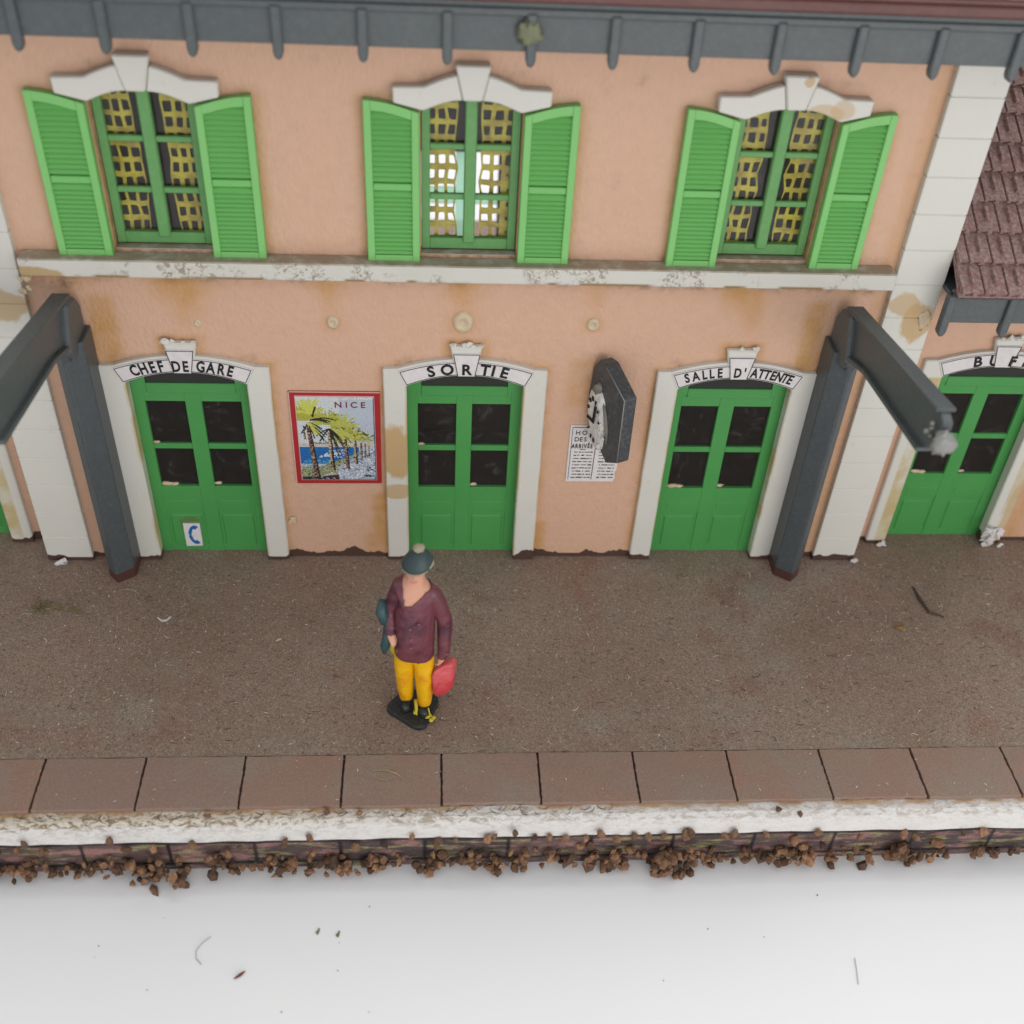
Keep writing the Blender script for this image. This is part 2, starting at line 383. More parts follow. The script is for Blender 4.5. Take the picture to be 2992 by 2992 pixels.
def letter_geo(mb, ch, x, z, y, h, rot=0, sx=1., bold=.0, thick=.006, mi=0):
    """a letter of writing as real mesh in the xz plane facing -y"""
    cu = bpy.data.curves.new('t', 'FONT'); cu.body = ch; cu.size = 1; cu.align_x = 'CENTER'; cu.offset = bold; cu.extrude = .5; cu.resolution_u = 3
    o = bpy.data.objects.new('t', cu); COL.objects.link(o)
    dg = bpy.context.evaluated_depsgraph_get(); me = bpy.data.meshes.new_from_object(o.evaluated_get(dg))
    bpy.data.objects.remove(o); bpy.data.curves.remove(cu)
    c, s_ = math.cos(rot), math.sin(rot); k = h/.70
    co = [v.co.copy() for v in me.vertices]; vs = []
    for v in co:
        a = v.x*k*sx; b = v.y*k - h/2
        vs.append(mb.bm.verts.new((x+a*c-b*s_, y - (v.z+.5)*thick, z+a*s_+b*c)))
    for p in me.polygons:
        try: f = mb.bm.faces.new([vs[i] for i in p.vertices]); f.material_index = mi
        except ValueError: pass
    bpy.data.meshes.remove(me)

# ------------------------------------------------------------------ the setting
DX = 2.865                                  # spacing of doors and windows
b = MB(); b.poly([(-90, -60, -.75), (90, -60, -.75), (90, 140, -.75), (-90, 140, -.75)]); b.open = True
tag(b.obj('tabletop', M['table']), kind='structure')

# platform slab with gritty top
b = MB()
b.poly([(-9, -2.90, 0), (9.5, -2.90, 0), (9.5, 9, 0), (-9, 9, 0)]); b.open = True
pl = b.obj('platform', M['ground']); tag(pl, kind='structure')
# printed stone face and core under the slabs
b = MB(); b.box(-9, 9.5, -3.66, -2.9, -.74, -.22); b.obj('stone_face', M['stone'], pl)
# white nosing of the platform edge
b = MB(); prof = [(-3.47, -.036), (-3.60, -.036), (-3.655, -.065), (-3.69, -.255), (-3.45, -.255), (-3.45, -.036)]
xs = np.arange(-9, 9.51, .09); rings = []
for x in xs:
    ring = []
    for i, (y, z) in enumerate(prof):
        j = .012 if i < 4 else 0
        ring.append(b.bm.verts.new((x, y + j*1.2*mnoise.noise((x*2.1, i*3.3, 1)), z + j*mnoise.noise((x*3.7, i*2.1, 4)))))
    rings.append(ring)
for A, B in zip(rings, rings[1:]):
    for k in range(len(prof)-1): b.bm.faces.new((A[k], B[k], B[k+1], A[k+1]))
b.obj('platform_nosing', M['edge'], pl)
# paving slabs, one by one
T0, TW = -4.055, .953
for i in range(-4, 13):
    x0 = T0 + i*TW; b = MB(); g = .011
    ya_, yb_ = -3.497+random.uniform(-.008, .008), -2.905; jj = lambda k: random.uniform(-.0045, .0045)*(1 if random.random() < .6 else .3)
    side = [(x0+g+jj(0), ya_+(yb_-ya_)*k/16) for k in range(17)]; side2 = [(x0+TW-g+jj(0), yb_+(ya_-yb_)*k/16) for k in range(17)]
    topl = [(x0+TW*k/14, yb_+random.uniform(-.004, .003)) for k in range(1, 14)]; botl = [(x0+TW*k/14, ya_+random.uniform(-.005, .005)) for k in range(13, 0, -1)]
    b.prism([(x, y, -.05) for x, y in side+topl+side2+botl], (0, 0, .056+random.uniform(-.003, .004)), .0035)
    o = b.obj('paving_slab', M['tile'], pl)
    a = o.data.attributes.new('tone', 'FLOAT', 'POINT'); t = random.random() if i != 7 else 1
    a.data.foreach_set('value', [t]*len(o.data.vertices))
b = MB(); b.box(-9, 9.5, -3.49, -2.9, -.2, -.03); b.obj('slab_bed', M['inner'], pl)

# gravel stuck along the foot of the platform
b = MB(); tones = []
def stone(c, r):
    t = bmesh.ops.create_icosphere(b.bm, subdivisions=1, radius=1)
    R = Matrix.Rotation(random.uniform(0, 6.3), 3, Vector((random.gauss(0, 1), random.gauss(0, 1), random.gauss(0, 1))).normalized())
    sc = Vector((random.uniform(.65, 1.1), random.uniform(.55, 1), random.uniform(.8, 1.35)))
    for v in t['verts']:
        v.co *= random.uniform(.62, 1.25); v.co = Vector(c) + R @ Vector((v.co.x*sc.x*r, v.co.y*sc.y*r, v.co.z*sc.z*r))
    tones.extend([min(1, max(0, random.gauss(.42, .26)))]*len(t['verts']))
clumps = [(-4.55, .25, 14), (-4.15, .2, 14), (-3.35, .25, 12), (-2.95, .3, 46), (-2.35, .2, 14), (-1.85, .15, 9), (-1.25, .25, 28), (-.95, .12, 9), (-.35, .2, 10), (.15, .3, 26), (.55, .15, 9), (1.0, .2, 12), (1.45, .22, 26), (1.95, .16, 44), (2.3, .25, 24), (2.75, .15, 8), (3.3, .25, 20), (3.8, .3, 14), (4.35, .12, 16), (4.75, .3, 8), (5.2, .3, 8), (-5.2, .3, 20), (-3.8, .4, 12), (-.6, .4, 12), (3.0, .4, 12)]
for cx, w, n in clumps:
    for k in range(int(n*.9)):
        x = random.gauss(cx, w*.55); lift = abs(random.gauss(0, .09)) if n < 30 else abs(random.gauss(0, .14))
        out = random.uniform(0, .12) + (random.uniform(0, .14) if n > 40 else 0)
        stone((x, -3.69-out*.9, -.66+lift*1.25-(out*.4)), random.uniform(.032, .062))
for k in range(210): stone((random.uniform(-6, 7.2), -3.675-random.uniform(0, .07), -.70+abs(random.gauss(0, .10))), random.uniform(.024, .050))
for u in (-4.75, -4.35, -4.15, -3.95, -3.35, -2.55, -1.75, -.83, -.55, -.25, .15, .45, .75, .95, 1.1, 1.45, 1.65, 1.75, 2.05, 2.45, 2.62, 3.35, 3.42, 4.9, 5.1, 5.9, .62, -1.05, -3.9, -4.6, -5.0, 1.3, -2.1, 1.9, -4.05, -3.2, -2.9, -1.5, 2.2, 2.85, 3.8, 4.3, .3, -.1):
    stone((u+random.uniform(-.05, .05), -3.725, random.uniform(-.34, -.14)), random.uniform(.035, .062))
for (x, y) in ((-1.32, -3.55), (-1.02, -3.56), (-2.42, -3.57), (3.2, -3.66), (3.0, -3.6)): stone((x, y, -.015), .036)
gv = b.obj('gravel', M['gravel']); a = gv.data.attributes.new('tone', 'FLOAT', 'POINT'); a.data.foreach_set('value', tones)
tag(gv, 'brown crushed gravel stuck along the foot of the platform edge', 'gravel', kind='stuff')

# ------------------------------------------------------------------ station building
ST = thing('station_building', (0, 0, 0), 'salmon model station with green doors and shutters behind the platform', 'building')

HALF, TOPZ = 4.252, 6.2
holes = [(c-.455, c+.455, 3.93, 5.47) for c in (-DX, 0, DX)] + [(c-.635, c+.635, -.01, 2.62) for c in (-DX, 0, DX)]
def lines(lo, hi, step, cuts):
    ks = sorted(set([lo, hi] + [c for c in cuts if lo < c < hi])); out = []
    for a_, b_ in zip(ks, ks[1:]):
        n = max(1, int(round((b_-a_)/step))); out += [a_+(b_-a_)*i/n for i in range(n)]
    return out + [hi]
def stain_shade_fn(X, Z):
    st = np.zeros_like(X); gr = np.zeros_like(X)
    def rect(x0, x1, z0, z1, w, amp):
        dx = np.maximum(np.maximum(x0-X, X-x1), 0); dz = np.maximum(np.maximum(z0-Z, Z-z1), 0)
        return amp*np.exp(-(np.hypot(dx, dz)/w)**2)
    nz = np.array([mnoise.noise((x*2.3, 0, z*2.3)) for x, z in zip(X.ravel(), Z.ravel())]).reshape(X.shape)
    nf = np.array([mnoise.noise((x*6.3, 5, z*6.3)) for x, z in zip(X.ravel(), Z.ravel())]).reshape(X.shape)
    def drip(x0, w, L, amp, lean=0.):
        d = (3.72-Z)/L; ww = w*(1-.72*np.clip(d, 0, 1))*(1+.5*nf)
        return amp*np.exp(-((X-x0-lean*(3.72-Z)+.08*nz)/ww)**2)*np.clip(1.25-d, 0, 1)*(Z < 3.74)
    for c in (-DX, 0, DX):
        for sgn in (-1, 1):
            a_, b_ = sorted((c+sgn*.46, c+sgn*.955))
            st = np.maximum(st, rect(a_, b_, 3.9, 5.38, .055+.04*nz, .62))
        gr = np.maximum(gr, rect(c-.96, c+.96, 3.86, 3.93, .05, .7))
        st = np.maximum(st, rect(c-.87, c+.87, 0, 2.66, .05, .45)*(1+nf))
        st = np.maximum(st, rect(c-.2, c+.2, 2.5, 2.95, .05, .6))
        gr = np.maximum(gr, rect(c-.66, c+.66, 2.5, 2.70, .07, .55)*(1+nz))  # halo of shade around the door head, painted into the wall colour
        gr = np.maximum(gr, rect(c-.45, c+.45, 5.4, 5.64, .05, .25)*(1+nz))  # soft shade above the upper lintel, also painted in
    for d in ((-2.78, .33, .62, .95, -.0), (-1.34, .20, .5, .75), (-.04, .22, .5, .8), (1.28, .16, .5, .45), (2.72, .3, .62, .85, .35), (-3.9, .45, .3, .5), (3.9, .3, .2, .5)):
        st = np.maximum(st, 1.25*drip(*d)*.85)
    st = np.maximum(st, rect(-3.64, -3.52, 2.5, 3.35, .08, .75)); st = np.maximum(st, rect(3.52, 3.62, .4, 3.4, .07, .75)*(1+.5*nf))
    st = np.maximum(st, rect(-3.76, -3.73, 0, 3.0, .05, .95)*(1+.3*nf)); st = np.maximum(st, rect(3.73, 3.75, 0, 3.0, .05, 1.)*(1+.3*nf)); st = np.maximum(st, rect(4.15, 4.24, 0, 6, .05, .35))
    st = np.maximum(st, rect(-.96, -.90, .0, .9, .06, .9)*(1+nf)); st = np.maximum(st, rect(.86, .92, .0, .5, .06, .8)); st = np.maximum(st, rect(-1.0, -.9, .0, .3, .12, .6))
    st = np.maximum(st, rect(1.15, 1.35, 2.2, 2.7, .07, .5)*(1+nf))
    for kx, kz, r in ((-1.337, 3.164, .07), (-.035, 3.19, .11), (1.283, 3.184, .07)): st = np.maximum(st, rect(kx, kx, kz, kz, r*1.35, .8))
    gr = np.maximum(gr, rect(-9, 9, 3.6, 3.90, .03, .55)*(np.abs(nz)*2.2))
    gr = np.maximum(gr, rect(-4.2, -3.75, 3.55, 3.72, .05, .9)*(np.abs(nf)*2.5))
    gr = np.maximum(gr, .30*np.clip(nf*2.0-.8, 0, 1)*(Z > 3.9))
    return np.clip(st, 0, 1), np.clip(gr, 0, 1)
def facade(name, x0, x1, z1, holes, y, parent, step=.045, stain=True):
    xs_ = lines(x0, x1, step, [h for q in holes for h in q[:2]]); zs_ = lines(0, z1, step, [h for q in holes for h in q[2:]])
    X, Z = np.meshgrid(xs_, zs_); bm = bmesh.new()
    V = [[bm.verts.new((x, y, z)) for x in xs_] for z in zs_]
    for j in range(len(zs_)-1):
        for i in range(len(xs_)-1):
            cx, cz = (xs_[i]+xs_[i+1])/2, (zs_[j]+zs_[j+1])/2
            if any(h[0] < cx < h[1] and h[2] < cz < h[3] for h in holes): continue
            bm.faces.new((V[j][i], V[j][i+1], V[j+1][i+1], V[j+1][i]))
    bm.verts.index_update(); nfront = len(bm.verts)
    def q(pts, mi):
        f = bm.faces.new([bm.verts.new(p) for p in pts]); f.material_index = mi
    t = .17
    for a_, b_, c_, d_ in holes:
        q([(a_, y, c_), (a_, y, d_), (a_, y+t, d_), (a_, y+t, c_)], 0); q([(b_, y, c_), (b_, y+t, c_), (b_, y+t, d_), (b_, y, d_)], 0)
        q([(a_, y, d_), (b_, y, d_), (b_, y+t, d_), (a_, y+t, d_)], 0)
        if c_ > .1: q([(a_, y, c_), (a_, y+t, c_), (b_, y+t, c_), (b_, y, c_)], 0)
    hx = sorted({x0, x1} | {h for p in holes for h in p[:2]}); hz = sorted({0, z1} | {max(0, h) for p in holes for h in p[2:]})
    for xa, xb in zip(hx, hx[1:]):
        for za, zb in zip(hz, hz[1:]):
            cx, cz = (xa+xb)/2, (za+zb)/2
            if any(h[0] < cx < h[1] and h[2] < cz < h[3] for h in holes): continue
            q([(xa, y+t, za), (xa, y+t, zb), (xb, y+t, zb), (xb, y+t, za)], 1)
    me = bpy.data.meshes.new(name); bm.to_mesh(me); bm.free()
    co = np.empty(len(me.vertices)*3); me.vertices.foreach_get('co', co); co = co.reshape(-1, 3)
    st, gr = stain_shade_fn(co[:, 0], co[:, 2]) if stain else (np.zeros(len(co)), np.zeros(len(co)))
    if not stain:
        st = .6*np.exp(-((co[:, 0]-6.85)/.12)**2)*(co[:, 2] < 1.6)
        st = np.maximum(st, .0)
    for nme, arr in (('stain', st), ('grime_shade', gr)):
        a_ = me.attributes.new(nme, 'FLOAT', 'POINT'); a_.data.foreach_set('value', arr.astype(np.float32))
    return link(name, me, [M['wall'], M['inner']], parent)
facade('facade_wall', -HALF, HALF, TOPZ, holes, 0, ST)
# inner shell: back wall with a doorway, side walls, floor
b = MB(); D = 5.6
for (x0, x1, z0, z1) in ((-4.7, -.62, 0, 6.2), (.60, 4.7, 0, 6.2), (-.62, .60, 2.66, 6.2)): b.box(x0, x1, D, D+.15, z0, z1)
b.obj('rear_wall', M['inner2'], ST)
b = MB(); b.box(-.02, .12, D+.03, D+.09, 0, 2.66); b.box(-.62, -.5, D+.03, D+.09, 0, 2.66); b.box(.12, .6, D+.03, D+.09, 1.86, 1.96); b.box(-.5, -.02, D+.03, D+.09, 1.86, 2.10)
b.obj('rear_door', M['palegreen'], ST)
b = MB(); b.box(-4.7, 4.7, .171, D, .004, .02); b.obj('interior_floor', M['inner'], ST)
for sgn in (-1, 1):
    b = MB(); xa, xb = sorted((sgn*4.55, sgn*4.70)); b.box(xa, xb, .02, D, 0, 6.2); b.obj('side_wall', M['surround'], ST)
# quoins
for sgn in (-1, 1):
    b = MB(); xa, xb = sorted((sgn*4.248, sgn*4.757)); z = 0
    cuts = [0] + [.365+.374*k for k in range(0, 16)] + [6.2]
    for za, zb in zip(cuts, cuts[1:]):
        if zb-za < .03: continue
        b.box(xa, xb, -.075, .5, za+.003, zb-.003, .007)
    b.box(xa+.012, xb-.012, -.066, .49, 0.001, 6.19)
    b.obj('corner_quoin', M['quoin'], ST)
# sill band
b = MB(); b.box(-4.19, 4.20, -.2, -.002, 3.725, 3.905, .012)
for c in (-DX, 0, DX): b.box(c-.45, c+.45, .004, .16, 3.90, 3.934)
b.obj('sill_band', M['sill'], ST)
# broken plastic / glue remains on wall and quoin
def spot(x, z, r, label=None, y=0, sq=(1, .25, 1.2), seed=1, mat='glue', hole=True):
    m = MB()
    t = [(math.cos(a)*r*sq[0], math.sin(a)*r*sq[2]) for a in np.linspace(0, 2*math.pi, 15)[:-1]]
    ring = lambda k, yy, ph: [m.bm.verts.new((x+p[0]*k*(1+.12*mnoise.noise((p[0]*20, p[1]*20, seed))), yy, z+p[1]*k*(1+.12*mnoise.noise((p[0]*20, p[1]*20, seed+ph))))) for p in t]
    R = [ring(1.12, y-.001, 0), ring(1.0, y-r*.28, 1), ring(.72, y-r*.42, 2), ring(.42, y-r*.36, 2), ring(.26, y-r*.12, 3)]
    for A, B in zip(R, R[1:]):
        for k in range(14): m.bm.faces.new((A[k], A[(k+1) % 14], B[(k+1) % 14], B[k]))
    m.bm.faces.new(R[-1])
    o = m.obj('glue_spot', M[mat], ST, True)
    if label: o['label'] = label
spot(-1.337, 3.164, .058, seed=2); spot(-.035, 3.19, .095, seed=3); spot(1.283, 3.184, .060, seed=4); spot(-2.669, 3.13, .032, seed=5)
m = MB(); m.blob((-1.931, -.015, .57), .04, 2, .5, (1, .5, 1.1), 4, 3); m.obj('glue_spot', M['glue'], ST)
m = MB(); m.blob((.424, -.645, 6.19), .095, 3, .35, (1, .35, 1), 6, 7); m.obj('glue_spot', M['lichen'], ST, True)
m = MB(); m.blob((4.67, -.068, 3.34), .085, 3, .3, (.8, .16, 1.3), 4, 9); m.obj('glue_spot', M['glue'], ST, True)
m = MB()
for k in range(9): m.blob((-4.17+random.uniform(-.07, .05), -.15, 3.63+random.uniform(-.1, .08)), random.uniform(.02, .04), 1, .4, (1, .5, 1), 4, k)
m.obj('glue_spot', M['glue'], ST)

# ---- windows of the upper storey
def arch_pts(x0, x1, z_end, z_mid, n=10): return [(x0+(x1-x0)*i/n, z_end+(z_mid-z_end)*(1-((2*i/n)-1)**2)) for i in range(n+1)]
def window(c):
    m = MB()                                   # frame with mullion and glazing bars
    y0, y1 = .08, .15
    m.box(c-.45, c-.37, y0, y1, 3.95, 5.46, .008); m.box(c+.37, c+.45, y0, y1, 3.95, 5.46, .008)
    m.box(c-.372, c+.372, y0+.004, y1-.002, 3.95, 4.06, .008); m.box(c-.372, c+.372, y0+.006, y1-.004, 5.38, 5.46)
    m.box(c-.055, c+.055, y0-.02, y1-.006, 4.02, 5.45, .012)
    for z in (4.475, 4.955): m.box(c-.372, c+.372, y0+.012, y1-.012, z-.028, z+.028, .008)
    w = m.obj('window', M['frameg'], ST)
    m = MB(); m.open = True; m.poly([(c-.37, .145, 4.03), (c+.37, .145, 4.03), (c+.37, .145, 5.44), (c-.37, .145, 5.44)]); m.obj('pane', M['glass'], w)
    for sgn in (-1, 1):                        # net curtain halves: a lattice with uneven holes
        m = MB(); xo, xi = c+sgn*.405, c+sgn*.125
        if c == 0 and sgn == 1: xo = .41; xi = .10
        nx, nz = 3, 10; gx = [xo+(xi-xo)*i/nx for i in range(nx+1)]; gz = [4.02+1.42*j/nz for j in range(nz+1)]
        jit = {}
        def P(i, j):
            if (i, j) not in jit:
                a_ = .012 if i < nx else .02
                jit[(i, j)] = (gx[i]+random.uniform(-a_, a_), .175+random.uniform(-.008, .008), gz[j]+random.uniform(-.010, .010))
            return jit[(i, j)]
        for i in range(nx):
            for j in range(nz):
                A = [Vector(P(i, j)), Vector(P(i+1, j)), Vector(P(i+1, j+1)), Vector(P(i, j+1))]
                ctr = sum(A, Vector())/4; f = random.uniform(.58, .72)
                if c == 0 and sgn == 1 and i == 0 and j < 5: f = random.uniform(.15, .35)
                def ins(p):
                    v = (p-ctr); return ctr+Vector((v.x*(f+random.uniform(-.06, .06)), 0, v.z*(f+random.uniform(-.06, .06))))
                I = [ins(p) for p in A]; d = Vector((0, .012, 0))
                # rounded hole: corners chamfered
                hole = []
                for k in range(4):
                    p, pr, nx_ = I[k], I[k-1], I[(k+1) % 4]; hole += [p.lerp(pr, .11), p.lerp(nx_, .11)]
                outer = []
                for k in range(4): outer += [A[k], A[k]]
                vo = [m.bm.verts.new(p) for p in A]; vh = [m.bm.verts.new(p) for p in hole]; vb = [m.bm.verts.new(p+d) for p in hole]
                for k in range(4):
                    kn = (k+1) % 4
                    m.bm.faces.new((vo[k], vh[2*k], vh[2*k+1])); m.bm.faces.new((vo[k], vh[2*k+1], vh[2*kn], vo[kn]))
                for k in range(8): m.bm.faces.new((vh[k], vb[k], vb[(k+1) % 8], vh[(k+1) % 8]))
        m.open = True; m.obj('curtain', M['curtain'], w)
    for sgn in (-1, 1):                        # shutters
        m = MB(); xi, xo = c+sgn*.465, c+sgn*.955
        X = lambda t: xi+(xo-xi)*t
        top = [(X(t), 5.325+.105*math.sin(t*math.pi*.5)) for t in np.linspace(0, 1, 9)]
        zt = lambda t: 5.325+.105*math.sin(t*math.pi*.5)
        z0 = 3.885
        # stiles follow the curved head
        def stile(ta, tb): 
            pts = [(X(ta), z0), (X(tb), z0)] + [(X(t), zt(t)) for t in np.linspace(tb, ta, 4)]
            m.xz(pts, -.10, -.012, .007)
        stile(0, .14); stile(.86, 1)
        m.xz([(X(.14), z0+.002), (X(.86), z0+.002), (X(.86), z0+.075), (X(.14), z0+.075)], -.097, -.013, .006)
        tl = np.linspace(.14, .86, 7)
        for ta, tb in zip(tl, tl[1:]): m.xz([(X(ta), zt(ta)-.004), (X(tb), zt(tb)-.004), (X(tb), zt(tb)-.085), (X(ta), zt(ta)-.085)], -.097, -.013)
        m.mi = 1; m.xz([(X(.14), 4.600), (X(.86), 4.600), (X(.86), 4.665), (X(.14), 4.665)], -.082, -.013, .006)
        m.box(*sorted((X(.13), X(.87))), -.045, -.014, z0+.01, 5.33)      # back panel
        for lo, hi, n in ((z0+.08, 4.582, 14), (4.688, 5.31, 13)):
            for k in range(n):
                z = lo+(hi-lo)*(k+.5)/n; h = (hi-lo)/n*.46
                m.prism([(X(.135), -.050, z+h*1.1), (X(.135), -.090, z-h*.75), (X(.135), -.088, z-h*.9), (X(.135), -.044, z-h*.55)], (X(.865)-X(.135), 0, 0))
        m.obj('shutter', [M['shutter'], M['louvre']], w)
    m = MB()                                   # lintel with keystone
    def side(sgn):
        bot = [(c+sgn*(.43+(.086-.43)*t), 5.352+.098*math.sin(t*math.pi*.5)) for t in np.linspace(0, 1, 7)]
        topp = [(c+sgn*(.135+(.42-.135)*t), 5.665-.105*t**1.3) for t in np.linspace(0, 1, 6)]
        pts = [(c+sgn*.69, 5.415)] + bot + topp + [(c+sgn*.695, 5.552)]
        m.xz(pts, -.115, -.003, .012)
    side(-1); side(1)
    m.xz([(c-.083, 5.452), (c+.083, 5.452), (c+.155, 5.755), (c-.155, 5.755)], -.135, -.002, .014)
    m.obj('lintel', M['lintel'], w)
for c in (-DX, 0, DX): window(c)

# ---- doors with surround and paper name sign
def arc_z(t, zc, ze): return ze+(zc-ze)*(1-t*t)
def door(c, y, words, ypaper=None):
    m = MB(); ya, yb = y+.10, y+.15
    W2 = .64
    cols = [(-W2, -.50), (-.085, .085), (.50, W2)]
    for a_, b_ in cols: m.box(c+a_, c+b_, ya, yb, .0, 2.62 if abs(a_+b_) > .1 else 2.33, .005)
    for z0, z1 in ((2.12, 2.34), (1.49, 1.56), (.62, .97)):
        for a_, b_ in ((-.50, -.085), (.085, .50)):
            m.box(c+a_-.003, c+b_+.003, ya+.004, yb-.002, z0, z1, .003 if z1-z0 > .1 else .008)
    m.box(c-.46, c+.46, ya-.012, yb-.01, 2.235, 2.355, .006)
    for a_, b_ in ((-.50, -.085), (.085, .50)):
        m.box(c+a_-.003, c+b_+.003, ya+.012, yb-.004, 0, .63)
        m.box(c+a_+.03, c+b_-.03, ya-.001, yb-.01, .66, .76, .008)
        m.box(c+a_+.03, c+b_-.03, ya-.001, yb-.01, .09, .55, .012)
    m.box(c-.60, c+.60, ya+.008, yb, 0, .09, .004)
    # dark upper slot is left open between rail and arch
    m.box(c-W2, c-.46, ya-.004, yb+.002, 2.28, 2.62); m.box(c+.46, c+W2, ya-.004, yb+.002, 2.28, 2.62)
    # cut centre post above the top rail by a dark transom board standing behind the opening
    d = m.obj('door', M['door'], ST)
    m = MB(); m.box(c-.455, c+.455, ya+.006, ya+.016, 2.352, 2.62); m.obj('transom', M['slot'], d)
    m = MB(); m.open = True
    for a_, b_ in ((-.50, -.085), (.085, .50)):
        for z0, z1 in ((.97, 1.49), (1.56, 2.12)): m.poly([(c+a_, ya+.035, z0), (c+b_, ya+.035, z0), (c+b_, ya+.035, z1), (c+a_, ya+.035, z1)])
    m.obj('pane', M['glass'], d)
    for gx, gz, gr in ((-.44, .99, .05), (-.36, .985, .04), (-.47, 1.57, .03), (.12, 1.0, .035)):
        if random.random() < .75:
            m = MB(); m.blob((c+gx, ya+.025, gz), gr, 2, .3, (1.3, .4, .6), 4, int(gx*50)+int(c)); m.obj('glue_residue', M['glue'], d, True)
    # surround: jambs and arched head
    m = MB(); yf, yr = y-.065, y+.085
    m.xz([(c-.855, 0), (c-.612, 0), (c-.612, 2.47), (c-.70, 2.66), (c-.855, 2.655)], yf, yr, .012)
    m.xz([(c+.612, 0), (c+.855, 0), (c+.855, 2.655), (c+.70, 2.66), (c+.612, 2.47)], yf, yr, .012)
    ts = np.linspace(-1, 1, 15)
    m.xz([(c+.612*t, arc_z(t, 2.595, 2.455)) for t in ts] + [(c+.72*t, arc_z(t, 2.785, 2.655)) for t in ts[::-1]], yf+.004, yr, .008)
    m.xz([(c-.10, 2.62), (c+.10, 2.62), (c+.165, 2.94), (c-.165, 2.94)], yf-.012, y-.001, .014)
    for k in range(5): m.blob((c+random.uniform(-.15, .15), yf+.01, 2.945+random.uniform(-.01, .012)), random.uniform(.015, .032), 1, .5, (1.4, .9, 1), 3, k+int(c*5)+20)
    s_ = m.obj('door_surround', M['surround'], ST)
    # paper sign
    m = MB(); yp = yf-.020; jx = random.uniform(-.012, .012)
    key = .088
    def band(t0, t1, dy=0):
        tt = np.linspace(t0, t1, 8)
        m.xz([(c+.625*t+jx, arc_z(t, 2.60, 2.462)+dy) for t in tt] + [(c+.705*t+jx, arc_z(t, 2.760, 2.635)+dy) for t in tt[::-1]], yp+.010, yf+.003)
    m.mi = 0; band(-1, -key/.62); band(key/.62, 1)
    m.xz([(c-key+jx, 2.598), (c+key+jx, 2.598), (c+.142+jx, 2.868), (c-.142+jx, 2.868)], yp-.004, yf-.010)
    m.mi = 1; L = .0065
    def stroke(p, q, dy=0):
        p = Vector((c+p[0]+jx, 0, p[1])); q = Vector((c+q[0]+jx, 0, q[1])); n = (q-p).normalized(); s2 = Vector((-n.z, 0, n.x))*L/2
        m.prism([v+Vector((0, yp+dy, 0)) for v in (p-s2, q-s2, q+s2, p+s2)], (0, .004, 0))
    dyb = .0065
    tt = np.linspace(-1, -key/.62, 6)
    for sg in (1, -1):
        for t0, t1 in zip(tt, tt[1:]):
            stroke((sg*.63*t0*.98, arc_z(t0, 2.61, 2.475)), (sg*.63*t1*.98, arc_z(t1, 2.61, 2.475)), dyb)
            stroke((sg*.70*t0*.98, arc_z(t0, 2.750, 2.628)), (sg*.70*t1*.98, arc_z(t1, 2.750, 2.628)), dyb)
        stroke((sg*.615, 2.478), (sg*.685, 2.63), dyb)
        stroke((sg*key, 2.605), (sg*.135, 2.86), -.008)
    stroke((-.135, 2.858), (.135, 2.858), -.008)
    for ch, x, onkey in words:
        t = x/.68; z = arc_z(t, 2.68, 2.555); slope = -2*t*(2.68-2.555)/.68
        letter_geo(m, ch, c+x+jx, z, (yp-.002) if onkey else (yp+.012), .122 if len(words) < 12 else .110, math.atan(slope)*1.2, .98 if len(words) < 8 else .70, .030, .006, 1)
    o = m.obj('name_sign', [M['paper'], M['ink']], s_)
    return d
W1 = [(ch, x, k) for ch, x, k in zip('CHEFDEGARE', (-.485, -.393, -.300, -.215, -.058, .036, .185, .283, .385, .475), (0, 0, 0, 0, 1, 1, 0, 0, 0, 0))]
W2_ = [(ch, x, k) for ch, x, k in zip('SORTIE', (-.365, -.198, 0, .195, .280, .395), (0, 0, 1, 0, 0, 0))]
W3 = [(ch, x, k) for ch, x, k in zip("SALLED'ATTENTE", (-.545, -.455, -.365, -.290, -.205, -.02, .055, .165, .240, .305, .370, .440, .505, .562), (0, 0, 0, 0, 0, 1, 1, 0, 0, 0, 0, 0, 0, 0))]
W4 = [(ch, x, k) for ch, x, k in zip('BUFFET', (-.285, -.10, .095, .265, .40, .52), (0, 0, 1, 0, 0, 0))]
door(-DX, 0, W1); door(0, 0, W2_); door(DX, 0, W3)

